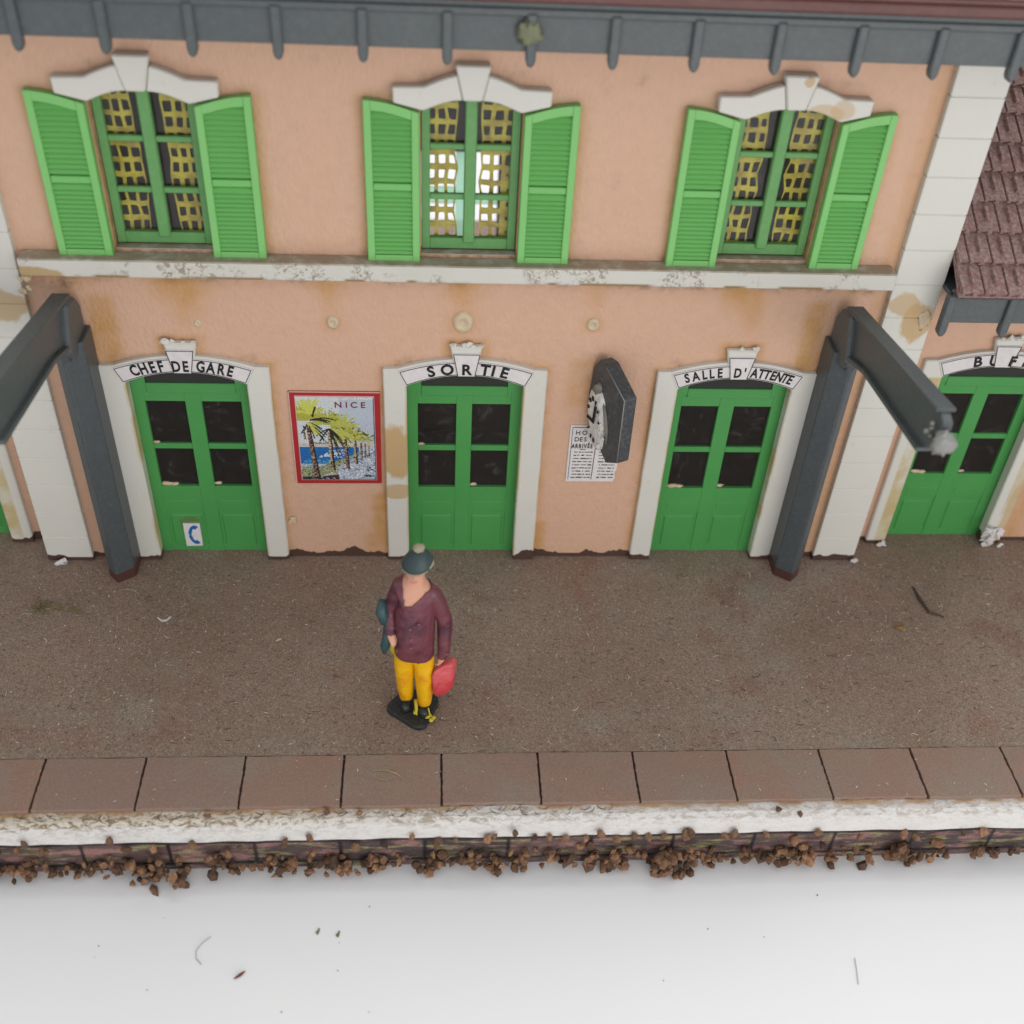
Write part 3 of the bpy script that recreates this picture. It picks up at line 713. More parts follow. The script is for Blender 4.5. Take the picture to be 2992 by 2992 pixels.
# ---- side wings, set back from the front
WX, WY = 5.86, .30
for sgn in (-1, 1):
    x0, x1 = (4.758, 9.2) if sgn > 0 else (-9.2, -4.758)
    hw = [(sgn*WX-.635, sgn*WX+.635, -.01, 2.62)]
    facade('side_wing_wall', x0, x1, 3.9, hw, WY, ST, .12, False)
    door(sgn*WX, WY, W4 if sgn > 0 else [])
    b = MB(); b.box(x0, x1, 4.4, 4.5, 0, 3.9); b.obj('side_wing_rear_wall', M['inner'], ST)
    b = MB(); b.box(x0, x1, WY+.171, 4.4, .004, .02); b.obj('side_wing_floor', M['inner'], ST)
    b = MB(); xe = sgn*9.2; b.box(min(xe, xe-sgn*.12), max(xe, xe-sgn*.12), WY+.172, 4.4, 0, 3.9); b.obj('side_wing_end_wall', M['inner'], ST)
    # fascia of the wing with ribs
    f = MB(); f.box(x0+.005, x1, -.30, -.25, 3.44, 3.78, .006); f.box(x0+.005, x1, -.335, -.249, 3.72, 3.80, .01)
    f.box(x0+.005, x1, -.25, WY+.2, 3.70, 3.75)
    fo = f.obj('wing_fascia', M['grey'], ST)
    k = 0; x = 4.76
    while x < 9:
        m = MB(); xx = sgn*x
        m.xz([(xx-.045, 3.76), (xx-.045, 3.345), (xx-.02, 3.30), (xx+.02, 3.30), (xx+.045, 3.345), (xx+.045, 3.76)], -.345, -.255, .012)
        m.obj('rib', M['grey'], fo); x += .635
    # tiled roof
    ang = math.radians(36); ca, sa = math.cos(ang), math.sin(ang)
    m = MB(); O = Vector((0, -.42, 3.80))
    def P(x, s_, h): return Vector((x, O.y+s_*ca-h*sa, O.z+s_*sa+h*ca))
    TWd, TL = .232, .335
    ncol = int((x1-x0)/TWd)+1; nrow = 9
    for r in range(nrow):
        for q in range(ncol+1):
            xa = x0+q*TWd-(TWd/2 if r % 2 else 0); xb = xa+TWd
            xa, xb = max(xa, x0+.003), min(xb, x1)
            if xb-xa < .04: continue
            s0 = r*TL+random.uniform(-.006, .006); s1 = s0+TL+.02; h0, h1 = .078, .016
            g_ = .006
            m.prism([P(xa+g_, s0, h0-.024), P(xb-g_, s0, h0-.024), P(xb-g_, s0, h0), P(xa+g_, s0, h0)], P(0, s1, h1)-P(0, s0, h0))
            m.prism([P(xa+g_, s0-.008, h0-.03), P(xa+.045, s0-.008, h0-.03), P(xa+.038, s0-.008, h0+.012), P(xa+g_+.004, s0-.008, h0+.012)], P(0, s1, h1)-P(0, s0, h0))
            if xb-xa > .18:
                m.prism([P(xa+.105, s0+.10, h0-.01), P(xa+.15, s0+.10, h0-.01), P(xa+.142, s0+.10, h0+.020), P(xa+.113, s0+.10, h0+.020)], (P(0, s1, h1)-P(0, s0, h0))*.5)
                m.prism([P(xa+.10, s0-.02, h0-.035), P(xa+.16, s0-.02, h0-.035), P(xa+.15, s0-.02, h0+.006), P(xa+.11, s0-.02, h0+.006)], (P(0, s1, h1)-P(0, s0, h0))*.18)
    m.prism([P(x0+.003, -.0, -.02), P(x1, -.0, -.02), P(x1, 0, .014), P(x0+.003, 0, .014)], P(0, 3.05, 0)-P(0, 0, 0))
    ro = m.obj('side_wing_roof', M['roof'], ST)
    m = MB(); m.box(x0+.004, x1, -.40, -.30, 3.765, 3.84, .012); m.obj('eave_board', M['board'], ro)
    e = P(0, 3.05, 0); m = MB(); m.open = True
    m.poly([(x0, e.y, e.z), (x1, e.y, e.z), (x1, 4.7, 3.8), (x0, 4.7, 3.8)]); m.obj('rear_slope', M['roof'], ro)

# ---- main eave: grey fascia with ribs, gutter board, roof
f = MB(); f.box(-6.5, 6.6, -.60, -.54, 6.035, 6.36, .006); f.box(-6.5, 6.6, -.635, -.535, 6.31, 6.375, .012)
f.box(-6.5, 6.6, -.62, -.54, 6.375, 6.42, .008); f.box(-6.5, 6.6, -.54, .2, 6.20, 6.24)
fo = f.obj('main_fascia', M['grey'], ST)
k = -4
for k in range(-4, 16):
    xx = -3.571+.6682*k
    m = MB()
    m.xz([(xx-.042, 6.34), (xx-.042, 5.975), (xx-.02, 5.925), (xx+.02, 5.925), (xx+.042, 5.975), (xx+.042, 6.34)], -.655, -.56, .014)
    m.obj('rib', M['grey'], fo)
m = MB()
m.prism([(-6.5, -.62, 6.44), (-6.5, 2.6, 8.3), (-6.5, 2.6, 8.42), (-6.5, -.62, 6.56)], (13.1, 0, 0))
m.prism([(-6.5, 2.6, 8.3), (-6.5, 6.3, 6.2), (-6.5, 6.3, 6.32), (-6.5, 2.6, 8.42)], (13.1, 0, 0))
for r in range(6):
    for q in range(56):
        x = -6.5+q*.232; s0 = r*.335
        y0, z0 = -.66+s0*.866, 6.56+s0*.5
        m.prism([(x+.006, y0, z0), (x+.226, y0, z0), (x+.226, y0-.02, z0+.05), (x+.006, y0-.02, z0+.05)], (0, .30, .150))
mr = m.obj('main_roof', M['roof'], ST)
m = MB(); m.box(-6.5, 6.6, -.70, -.62, 6.43, 6.53, .02, 2); m.box(-6.5, 6.6, -.685, -.62, 6.525, 6.575, .012)
m.obj('eave_board', M['board'], mr)
for sgn in (-1, 1):
    m = MB(); m.xz([(0, 0)], 0, 0) if False else None
    m.prism([(sgn*4.56, .02, 6.2), (sgn*4.56, D+.14, 6.2), (sgn*4.56, 2.6, 8.28)], (sgn*.14, 0, 0)); m.obj('gable', M['surround'], ST)

# torn white plastic at the foot of the wing door and quoins
m = MB()
for k in range(16): m.blob((6.58+random.uniform(-.10, .12), .19+random.uniform(-.05, .04), .10+random.uniform(-.09, .18)), random.uniform(.02, .05), 1, .6, (1.3, .6, 1.2), 3, k)
for k in range(5):
    a = random.uniform(-.8, .8); m.tube([(6.55, .18, .2), (6.55+a*.12-.05, .13, .26+random.uniform(-.05, .1)), (6.53+a*.22-.06, .10, .28+random.uniform(-.1, .1))], [.03, .02, .006], 5)
m.obj('torn_plastic', M['paper'], ST)
for cx, cy in ((4.74, -.12), (-4.60, -.14), (5.2, .2)):
    m = MB()
    for k in range(6): m.blob((cx+random.uniform(-.05, .05), cy+random.uniform(-.02, .02), .03+random.uniform(-.02, .03)), random.uniform(.015, .035), 1, .6, (1.3, 1, .8), 3, k)
    m.obj('torn_plastic', M['paper'], ST)

# ------------------------------------------------------------------ canopy brackets
def bracket(sgn, label):
    xc = sgn*3.86; T = thing('canopy_bracket', (xc, -.3, 0), label, 'bracket', 'grey canopy brackets beside the corner quoins')
    m = MB()                                    # post: T section
    rx = .03*sgn; m.prism([(xc-.150, -.02, 0), (xc-.150, -.33, 0), (xc+rx-.010, -.45, 0), (xc+rx+.010, -.45, 0), (xc+.150, -.33, 0), (xc+.150, -.02, 0)], (0, 0, 3.10), .008)
    if sgn > 0: pass
    m.obj('post', M['greydust'], T)
    m = MB()                                    # arm rising forward over the platform
    w = .045
    side = [(-.02, 3.05), (-.02, 3.42), (-.22, 3.53), (-.75, 3.62), (-2.45, 3.90), (-2.60, 3.84), (-2.60, 3.60), (-2.40, 3.44), (-1.0, 3.30), (-.72, 3.24), (-.55, 3.10), (-.48, 2.95), (-.30, 2.95)]
    m.prism([(xc-w, y, z) for y, z in side], (2*w, 0, 0), .01)
    # flanges on top and bottom of the arm
    def flange(pts, t, ww):
        up = [(xc-ww, y, z) for y, z in pts] + [(xc-ww, y, z-t) for y, z in pts[::-1]]
        m.prism(up, (2*ww, 0, 0), .008)
    flange([(-.20, 3.555), (-.75, 3.640), (-2.50, 3.92)], .04, .085)
    flange([(-.55, 3.19), (-1.0, 3.315), (-2.42, 3.462)], .045, .10)
    m.prism([(xc-.105, -.03, 2.98), (xc-.105, -.03, 3.36), (xc-.105, -.14, 3.50), (xc-.105, -.40, 3.55), (xc-.105, -.60, 3.12), (xc-.105, -.46, 2.98)], (.21, 0, 0), .03)
    arm = m.obj('arm', M['grey'], T)
    if sgn > 0:
        m = MB(); m.blob((xc-.02, -2.66, 3.68), .098, 3, .22, (1.0, .75, 1.15), 5, 4)
        for k in range(4): m.blob((xc-.10+random.uniform(-.03, .03), -2.52, 3.78-.04*k), .025, 1, .5, (1, 1, 1), 3, k)
        o = m.obj('broken_end', M['clear'], T, True)
bracket(-1, 'slate grey canopy bracket left of the stationmaster door, arm running out of frame')
bracket(1, 'slate grey canopy bracket beside the waiting room door, arm ending in a whitish broken lump')

# ------------------------------------------------------------------ wall clock
CK = thing('wall_clock', (1.33, -.03, 2.3), 'dark grey six-sided clock with flaking white dial, jutting over the timetable', 'clock')
u = Vector((.4096, -.9122, 0)).normalized(); nrm = Vector((-.9122, -.4096, 0)); A0 = Vector((1.33, -.03, 0))
cp = lambda s_, z, h=0: A0+u*s_+Vector((0, 0, z))+nrm*h
m = MB(); m.prism([cp(*p) for p in ((.23, 2.86), (.63, 2.665), (.64, 1.875), (.43, 1.735), (.04, 1.97), (-.04, 2.33), (.0, 2.70), (.10, 2.84))], -nrm*.15, .016, 2); m.obj('case', M['clock'], CK)
m = MB(); rnd = random.Random(3)
cen = (.185, 2.16)
ringp = []
for k in range(28):
    a = 2*math.pi*k/28; r = 1+.10*mnoise.noise((math.cos(a)*2, math.sin(a)*2, 1))*2
    ringp.append((cen[0]+.155*r*math.cos(a)+.05*-math.sin(a), cen[1]+.33*r*math.sin(a)))
rings = []
for kf, h in ((1.12, .002), (1.0, .03), (.75, .042), (.4, .036)):
    rings.append([m.bm.verts.new(cp(cen[0]+(p[0]-cen[0])*kf, cen[1]+(p[1]-cen[1])*kf, h+.02*mnoise.noise((p[0]*14, p[1]*14, kf*3)))) for p in ringp])
for A, B in zip(rings, rings[1:]):
    for k in range(28): m.bm.faces.new((A[k], A[(k+1) % 28], B[(k+1) % 28], B[k]))
m.bm.faces.new(rings[-1]); 
for k in range(9): m.blob(cp(.33+rnd.uniform(-.04, .06), 1.93+rnd.uniform(-.05, .25), .03), rnd.uniform(.015, .035), 1, .5, (1, 1, 1), 3, k)
m.obj('dial', M['dial'], CK)
m = MB(); m.blob(cp(.17, 2.52, .012), .062, 2, .35, (1, .6, 1.2), 4, 2); 
for s_, z0, z1 in ((.33, 2.35, 2.0), (.37, 2.2, 2.0)): pass
m.tube([cp(.24, 2.46, .0), cp(.33, 2.30, .004), cp(.39, 2.12, .006), cp(.405, 1.98, .0)], [.018, .026, .026, .016])
m.obj('glue_rim', M['rim'], CK, True)
m = MB(); m.tube([cp(.25, 2.83, .002), cp(.628, 2.66, .002), cp(.638, 1.885, .002)], .0065, 5); m.obj('worn_edge', M['clear'], CK, True)
m = MB()
def hand(p, q, w):
    a, b_ = cp(*p, .052), cp(*q, .052); t = (b_-a).normalized(); s2 = t.cross(nrm).normalized()*w/2
    m.prism([a-s2, b_-s2, b_+s2, a+s2], nrm*.008)
hand((.205, 2.34), (.185, 2.13), .034); hand((.205, 2.135), (.065, 2.135), .032)
m.obj('hands', M['ink'], CK)
for k in range(12):
    a = math.pi/2-2*math.pi*k/12+.1; 
    p = (cen[0]+.125*math.cos(a)-.04*math.sin(a), cen[1]+.265*math.sin(a)); q = (cen[0]+.095*math.cos(a)-.03*math.sin(a), cen[1]+.215*math.sin(a))
    if k in (4, 5): continue
    m = MB(); hand(p, q, .030 if k in (0, 10, 11) else .022); m.obj('hour_mark', M['ink'], CK)

# ------------------------------------------------------------------ timetable, poster, telephone sticker
m = MB(); tx0, tx1, tz0, tz1 = 1.158, 1.725, 1.16, 1.935
m.xz([(tx0, tz0), (tx1-.03, tz0), (tx1-.01, tz0+.05), (tx1-.02, tz0+.12), (tx1, tz0+.2), (tx1, tz1), (tx0, tz1)], -.016, -.003)
m.mi = 1; yy = -.0195
def ln(x0, z0, x1, z1, w=.008):
    p, q = Vector((x0, yy, z0)), Vector((x1, yy, z1)); t = (q-p).normalized(); s2 = Vector((-t.z, 0, t.x))*w/2
    m.prism([p-s2, q-s2, q+s2, p+s2], (0, .003, 0))
ln(tx0+.025, tz1-.025, tx1-.02, tz1-.025, .007); ln(tx0+.025, tz1-.025, tx0+.025, tz0+.03, .005)
ln(1.455, 1.66, 1.445, 1.19, .007); ln(1.28, 1.612, 1.345, 1.612, .006)
for ch, x, z, h in (('H', 1.245, 1.84, .056), ('O', 1.318, 1.84, .056), ('D', 1.238, 1.75, .056), ('E', 1.286, 1.75, .056), ('S', 1.332, 1.75, .056), ('T', 1.43, 1.75, .056)):
    letter_geo(m, ch, x, z, yy+.004, h, 0, .95, .0, .005, 1)
for ch, x in zip('ARRIVÉE', (1.205, 1.243, 1.281, 1.311, 1.340, 1.376, 1.410)): letter_geo(m, ch, x, 1.658+(.004 if ch == 'É' else 0), yy+.004, .058, 0, .62, .02, .005, 1)
for r in range(9):
    z = 1.575-r*.0445
    for xa, xb in ((1.21, 1.43), (1.50, 1.69)):
        x = xa+random.uniform(0, .015)
        while x < xb:
            L_ = random.uniform(.012, .075); ln(x, z+random.uniform(-.002, .002), min(x+L_, xb), z+random.uniform(-.002, .002), random.uniform(.007, .014)); x += L_+random.uniform(.006, .02)
tag(m.obj('timetable', [M['paper'], M['ink']]), 'small white printed arrivals timetable on the wall, partly hidden by the clock', 'timetable')

PT = thing('travel_poster', (-1.375, -.01, 1.72), 'red-bordered travel poster of palms by the sea, left of the exit door', 'poster')
px0, px1, pz0, pz1 = -1.838, -.905, 1.115, 2.343
m = MB(); m.xz([(px0, pz0), (px1-.0, pz0+.005), (px1+.012, pz1), (px0-.01, pz1-.003)], -.018, -.003); m.obj('border', M['red'], PT)
m = MB(); 
for (a_, b_, c_, d_) in ((px0-.010, px1+.010, pz1-.012, pz1+.001), (px0-.011, px0+.000, pz0+.01, pz1)): m.box(a_, b_, -.0205, -.017, c_, d_)
m.box(px0+.052, px1-.050, -.0205, -.017, pz0+.050, pz1-.052); m.obj('paper_margin', mat_plain('pink_paper_edge', (.58, .36, .33), .6), PT)
# the printed view, rasterised by code: rows from top
NXp, NZp = 150, 200
img = np.zeros((NZp, NXp, 3)); r2 = np.random.default_rng(4)
yy_, xx_ = np.mgrid[0:NZp, 0:NXp]; U = xx_/NXp; V = yy_/NZp
def sm(a, k):
    for _ in range(k): a = (a+np.roll(a, 1, 0)+np.roll(a, -1, 0)+np.roll(a, 1, 1)+np.roll(a, -1, 1))/5
    return a
nA = sm(r2.random((NZp, NXp)), 1); nB = sm(r2.random((NZp, NXp)), 3); nB = (nB-nB.mean())/nB.std(); nA = (nA-nA.mean())/nA.std()
def fill(mask, col, var=.12): img[mask] = (np.array(col)[None]*(1+var*nA[mask][:, None]))
fill(U >= 0, (.42, .47, .54), .05)
fill((U < .55) & (V < .6), (.52, .56, .59), .06)
fill((V > .545) & (V < .585), (.50, .44, .38)); fill((V > .525) & (V < .55) & (U > .15) & (U < .55) & (nB > -.3), (.05, .12, .10))
fill((V > .585) & (V < .80) & (U < .78), (.012, .12, .36), .12)
fill((V > .66+.05*np.sin(U*9)) & (V < .72) & (nB > .1) & (U > .12) & (U < .62), (.55, .60, .66))
fill((V > .74) & (V < .83) & (U < .4) & (nB > .4), (.10, .30, .46))
shore = .83-.20*np.clip((U-.25)/.6, 0, 1)
fill((V > shore), (.32, .35, .28), .2); fill((V > shore) & (nB > .5), (.20, .22, .06), .4); fill((V > shore) & (nB < -.9), (.06, .06, .05), .4)
road = .99-.42*np.clip((U-.2)/.8, 0, 1)
fill((V > road), (.36, .41, .50), .18); fill((V > road) & (nA > .9), (.62, .64, .66), .1); fill((V > road) & (nB < -1.3), (.12, .16, .26), .1)
for (a_, b_, v0) in ((.86, .97, .87), (.83, .97, .95)): fill((U > a_) & (U < b_) & (abs(V-v0-.01*nB) < .008), (.01, .02, .03))
fill((abs(V-(1.06-.42*U)) < .006) & (U > .6), (.08, .12, .22))
# foliage mass to the right and crowns
fol = (V > .17+.30*np.clip((U-.45)/.5, 0, 1)+.03*nB) & (V < .52+.02*nB) & (U > .42)
fill(fol, (.34, .34, .06), .3); fill(fol & (nB < -1.2), (.05, .06, .015)); fill(fol & (nB > 1.1), (.50, .50, .20))
def strokes(cx, cy, ang0, ang1, n, L, col, wid=1.6, droop=.6, seed=1):
    q = np.random.default_rng(seed)
    for k in range(n):
        a_ = q.uniform(ang0, ang1); l = L*q.uniform(.6, 1.05)
        for s_ in np.linspace(0, 1, 46):
            x = cx+math.cos(a_)*l*s_; y = cy-math.sin(a_)*l*s_*1.0+droop*l*s_*s_*.5
            i, j = int(y*NZp), int(x*NXp); w_ = wid*(1-.35*s_)
            for di in range(-3, 4):
                for dj in range(-3, 4):
                    if di*di+dj*dj <= w_*w_+.4 and 0 <= i+di < NZp and 0 <= j+dj < NXp and q.random() < .8: img[i+di, j+dj] = np.array(col)*q.uniform(.75, 1.25)
strokes(.10, .27, .1, 3.1, 60, .30, (.36, .35, .05), 1.7, .5, 1); strokes(.16, .20, .3, 2.8, 40, .25, (.50, .52, .10), 1.2, .4, 2)
strokes(.40, .32, .1, 3.0, 44, .26, (.36, .38, .06), 1.6, .5, 3); strokes(.62, .34, .1, 3.0, 30, .2, (.40, .42, .08), 1.4, .5, 4)
for cx, cy, n, L, sd in ((.14, .30, 12, .26, 5), (.40, .37, 12, .30, 6)):
    strokes(cx, cy, -1.3, -.1, 8, L, (.02, .02, .012), 1.5, .5, sd); strokes(cx, cy, 3.3, 4.2, 3, L*.6, (.02, .02, .012), 1.4, .3, sd+9)
strokes(.17, .27, .1, .4, 3, .36, (.02, .02, .012), 1.8, .6, 15); strokes(.20, .22, 1.0, 1.3, 2, .14, (.03, .02, .012), 2, 0, 16)
strokes(.12, .30, -.9, -.2, 5, .20, (.46, .48, .10), 1.5, .5, 25); strokes(.44, .37, -.8, .1, 9, .30, (.44, .46, .10), 1.3, .6, 26)
for (x0, y0, x1, y1, w_, light) in ((.13, .33, .21, 1.0, .034, 0), (.40, .40, .42, .90, .030, 1), (.60, .48, .62, .86, .024, 0), (.73, .50, .735, .80, .020, 1), (.81, .53, .81, .75, .013, 0), (.86, .54, .86, .72, .011, 0), (.91, .56, .91, .70, .009, 0), (.07, .33, .08, .50, .012, 1)):
    t = np.clip((V-y0)/(y1-y0), 0, 1); xc_ = x0+(x1-x0)*t; mk = (abs(U-xc_) < w_*(.8+.4*t)) & (V > y0) & (V < y1)
    fill(mk, (.11, .045, .035), .5); fill(mk & (nA > .5), (.34, .25, .16), .3); fill(mk & (U > xc_+w_*.35), (.03, .02, .02), .3)
    if light: fill(mk & (U < xc_) & (nB > -.4), (.40, .36, .24), .3)
fill((V > .93) & (V < .975-.0*U) & (U > .28) & (U < .5) & (abs(V-.955+.12*(U-.4)) < .018), (.16, .02, .02)); fill((V > .84) & (V < .92) & (U > .26) & (U < .50) & (nB > .3), (.22, .26, .05)); fill((V > .955) & (U < .5) & (nB > -.6), (.02, .02, .02))
fill((V < .025) & (nA > -.3), (.55, .56, .58)); fill((U > .985), (.06, .10, .20), .3); fill((V > .99), (.02, .02, .05))
img = np.clip(img, 0.004, 1)
me = bpy.data.meshes.new('picture'); qx0, qx1, qz0, qz1 = px0+.060, px1-.055, pz0+.056, pz1-.068
gx_, gz_ = np.linspace(qx0, qx1, NXp+1), np.linspace(qz1, qz0, NZp+1)
vv = [(x, -.0215, z) for z in gz_ for x in gx_]; ff = [(j*(NXp+1)+i, (j+1)*(NXp+1)+i, (j+1)*(NXp+1)+i+1, j*(NXp+1)+i+1) for j in range(NZp) for i in range(NXp)]
me.from_pydata(vv, [], ff); ca_ = me.color_attributes.new('Col', 'FLOAT_COLOR', 'CORNER')
cc = np.ones((NZp*NXp, 4, 4)); cc[:, :, :3] = img.reshape(-1, 1, 3); ca_.data.foreach_set('color', cc.ravel().astype(np.float32))
link('picture', me, M['picture'], PT)
m = MB()
for ch, x in zip('NICE', (-1.335, -1.248, -1.170, -1.075)): letter_geo(m, ch, x, 2.182, -.022, .072, 0, 1.05, .012, .004)
m.obj('lettering', mat_plain('dark_red_ink', (.19, .02, .03), .5), PT)

SK = thing('telephone_sticker', (-3.11, .085, .26), 'small white sticker with a blue telephone handset on the stationmaster door', 'sticker')
m = MB(); m.xz([(-3.205, .09), (-3.018, .095), (-3.015, .435), (-3.205, .435)], .078, .094); m.obj('paper', M['paper'], SK)
m = MB(); pts = []
for a in np.linspace(math.radians(60), math.radians(300), 16): pts.append((-3.085+.062*math.cos(a)*.9, .074, .265+.115*math.sin(a)))
m.tube(pts, [.030, .036, .032, .024]+[.021]*8+[.024, .032, .036, .030], 6)
for v in m.bm.verts: v.co.y = .0765 + (v.co.y-.074)*.12
m.obj('handset_mark', M['blue'], SK)

# ------------------------------------------------------------------ person
FX, FY, FZ = -.515, -2.35, .055
PE = thing('person', (FX, FY, 0), 'painted figure in bobble hat, maroon jumper and yellow trousers standing on the platform', 'person')
# joints in world coordinates: (x, y, z, rx, ry)
J = {'pelvis': (-.515, -2.34, .98, .175, .13), 'belly': (-.505, -2.36, 1.20, .205, .15), 'chest': (-.485, -2.33, 1.50, .205, .14), 'coll': (-.485, -2.31, 1.72, .115, .09),
     'neck': (-.485, -2.32, 1.83, .082, .078), 'head': (-.490, -2.35, 2.00, .096, .105), 'crown': (-.487, -2.35, 2.12, .088, .092),
     'shL': (-.640, -2.31, 1.75, .080, .080), 'elL': (-.735, -2.27, 1.38, .062, .062), 'wrL': (-.735, -2.42, 1.22, .045, .045), 'paL': (-.715, -2.47, 1.18, .038, .034),
     'shR': (-.320, -2.31, 1.63, .082, .080), 'elR': (-.215, -2.30, 1.27, .070, .068), 'wrR': (-.222, -2.36, .90, .056, .054), 'paR': (-.255, -2.38, .80, .040, .036),
     'hipL': (-.605, -2.33, .86, .118, .11), 'knL': (-.610, -2.33, .52, .096, .090), 'anL': (-.600, -2.31, .20, .072, .066), 'heelL': (-.595, -2.29, .10, .048, .045), 'toeL': (-.61, -2.43, .095, .046, .036),
     'hipR': (-.425, -2.34, .86, .118, .11), 'knR': (-.408, -2.38, .50, .098, .092), 'anR': (-.412, -2.38, .18, .074, .066), 'heelR': (-.415, -2.36, .095, .048, .045), 'toeR': (-.42, -2.50, .09, .046, .036)}
E_ = [('pelvis', 'belly'), ('belly', 'chest'), ('chest', 'coll'), ('coll', 'neck'), ('neck', 'head'), ('head', 'crown'), ('coll', 'shL'), ('shL', 'elL'), ('elL', 'wrL'), ('wrL', 'paL'),
      ('coll', 'shR'), ('shR', 'elR'), ('elR', 'wrR'), ('wrR', 'paR'), ('pelvis', 'hipL'), ('hipL', 'knL'), ('knL', 'anL'), ('anL', 'heelL'), ('heelL', 'toeL'),
      ('pelvis', 'hipR'), ('hipR', 'knR'), ('knR', 'anR'), ('anR', 'heelR'), ('heelR', 'toeR')]
# fingers: five for each hand, own chains rooted in the palm
def fingers(side, palm, d, across, curl, ln_=.085):
    p = Vector(palm); d = Vector(d).normalized(); a = Vector(across).normalized(); c_ = Vector(curl).normalized()
    for k, (off, L_) in enumerate(((-.024, .85), (-.008, 1.0), (.008, .95), (.023, .75))):
        q0 = p+a*off; q1 = q0+d*ln_*.42*L_; q2 = q1+(d*.6+c_).normalized()*ln_*.33*L_; q3 = q2+(c_-d*.25).normalized()*ln_*.27*L_
        for n_, q in zip('abc', (q1, q2, q3)): J[f'f{side}{k}{n_}'] = (*q, .0115, .0115)
        E_.extend([(f'pa{side}', f'f{side}{k}a'), (f'f{side}{k}a', f'f{side}{k}b'), (f'f{side}{k}b', f'f{side}{k}c')])
    t1 = p-a*.034+d*.004+c_*.012; t2 = t1+(d*.8+c_*.7-a*.2).normalized()*.032
    J[f'th{side}a'] = (*t1, .013, .013); J[f'th{side}b'] = (*t2, .011, .011); E_.extend([(f'pa{side}', f'th{side}a'), (f'th{side}a', f'th{side}b')])
fingers('R', (-.262, -2.385, .785), (-.05, -.05, -1), (-.35, -1, 0), (-1, .4, 0)); fingers('L', (-.71, -2.48, 1.17), (.35, -.6, -.75), (-.7, -.7, 0), (-.2, .3, -1), .07)
names = list(J); me = bpy.data.meshes.new('b'); me.from_pydata([J[n][:3] for n in names], [(names.index(a), names.index(b_)) for a, b_ in E_], [])
bo = bpy.data.objects.new('b', me); COL.objects.link(bo)
md = bo.modifiers.new('skin', 'SKIN')
for i, n in enumerate(names):
    me.skin_vertices[0].data[i].radius = J[n][3:5]; me.skin_vertices[0].data[i].use_root = (n == 'pelvis')
bo.modifiers.new('sub', 'SUBSURF').levels = 2; bo.modifiers['sub'].render_levels = 2
rm = bo.modifiers.new('rm', 'REMESH'); rm.mode = 'VOXEL'; rm.voxel_size = .0095
sm_ = bo.modifiers.new('sm', 'SMOOTH'); sm_.iterations = 2
dg = bpy.context.evaluated_depsgraph_get(); body = bpy.data.meshes.new_from_object(bo.evaluated_get(dg)); bpy.data.objects.remove(bo)
co = np.empty(len(body.vertices)*3); body.vertices.foreach_get('co', co); co = co.reshape(-1, 3)
# sculpt a face on the head (turned slightly down and to the left)
hc = Vector((-.49, -2.35, 2.0))
for v in body.vertices:
    p = v.co
    if p.z > 1.84:
        dx, dz, fr = p.x-hc.x+.01, p.z, p.y < hc.y-.03
        if fr:
            v.co.y -= .030*math.exp(-((dx/.016)**2+((dz-1.975)/.030)**2))          # nose
            v.co.y -= .010*math.exp(-((dx/.03)**2+((dz-1.925)/.010)**2))            # lips
            v.co.y += .008*math.exp(-((dx/.03)**2+((dz-1.940)/.006)**2))
            for e in (-.035, .035): v.co.y += .014*math.exp(-(((dx-e)/.016)**2+((dz-2.00)/.012)**2))
            v.co.y -= .012*math.exp(-((dx/.03)**2+((dz-1.875)/.016)**2))            # chin
        for e in (-1, 1):
            g_ = math.exp(-(((p.y+2.345)/.022)**2+((dz-1.965)/.032)**2))
            if (p.x-hc.x)*e > .06: v.co.x += e*.018*g_                             # ears
body.update()
bobj = link('body', body, M['skin'], PE)
for p in body.polygons: p.use_smooth = True
def garment(name, mat, test, off, thick=.008, wob=.004):
    bm = bmesh.new(); bm.from_mesh(body); bm.normal_update()
    dele = [f for f in bm.faces if not test(f.calc_center_median())]
    bmesh.ops.delete(bm, geom=dele, context='FACES')
    for v in bm.verts: v.co += v.normal*(off+wob*mnoise.noise(v.co*9))
    ret = bmesh.ops.solidify(bm, geom=bm.faces[:], thickness=thick)
    me = bpy.data.meshes.new(name); bm.to_mesh(me); bm.free()
    for p in me.polygons: p.use_smooth = True
    return link(name, me, mat, PE)
def in_arm(p): return p.x > -.305+.0*p.z and p.z < 1.55 or (p.x < -.675 and p.z < 1.5)
def is_sweater(p):
    if p.z > (1.80 if p.x > -.605 else 1.95): return False
    hem = .915 - .07*math.sin((p.x+.72)*6.5) + .10*max(0, (-.52-p.x))*1.6
    if p.x > -.315 and p.z < 1.5: return p.z > .845                       # right sleeve down to wrist
    if p.x < -.665 and p.y < -2.44 and p.z < 1.23: return False            # left hand
    if p.z < hem: return False
    v0 = 1.63; xc = -.545                                                    # deep V neck
    if p.y < -2.30 and p.z > v0:
        lft = xc-.045-(p.z-v0)*.12; rgt = xc+.02+(p.z-v0)*1.25
        if lft < p.x < rgt: return False
    if p.z > 1.735 and p.x > -.56: return False
    return True
garment('sweater', M['sweater'], is_sweater, .014)
garment('trousers', M['trousers'], lambda p: (.175 if p.x < -.51 else .155)+.01*math.sin(p.x*60) < p.z < 1.02 and -.74 < p.x < -.30, .012)
garment('shoe', M['black'], lambda p: p.z < .165 and p.x < -.51, .014)
garment('shoe', M['black'], lambda p: p.z < .150 and p.x >= -.51, .014)
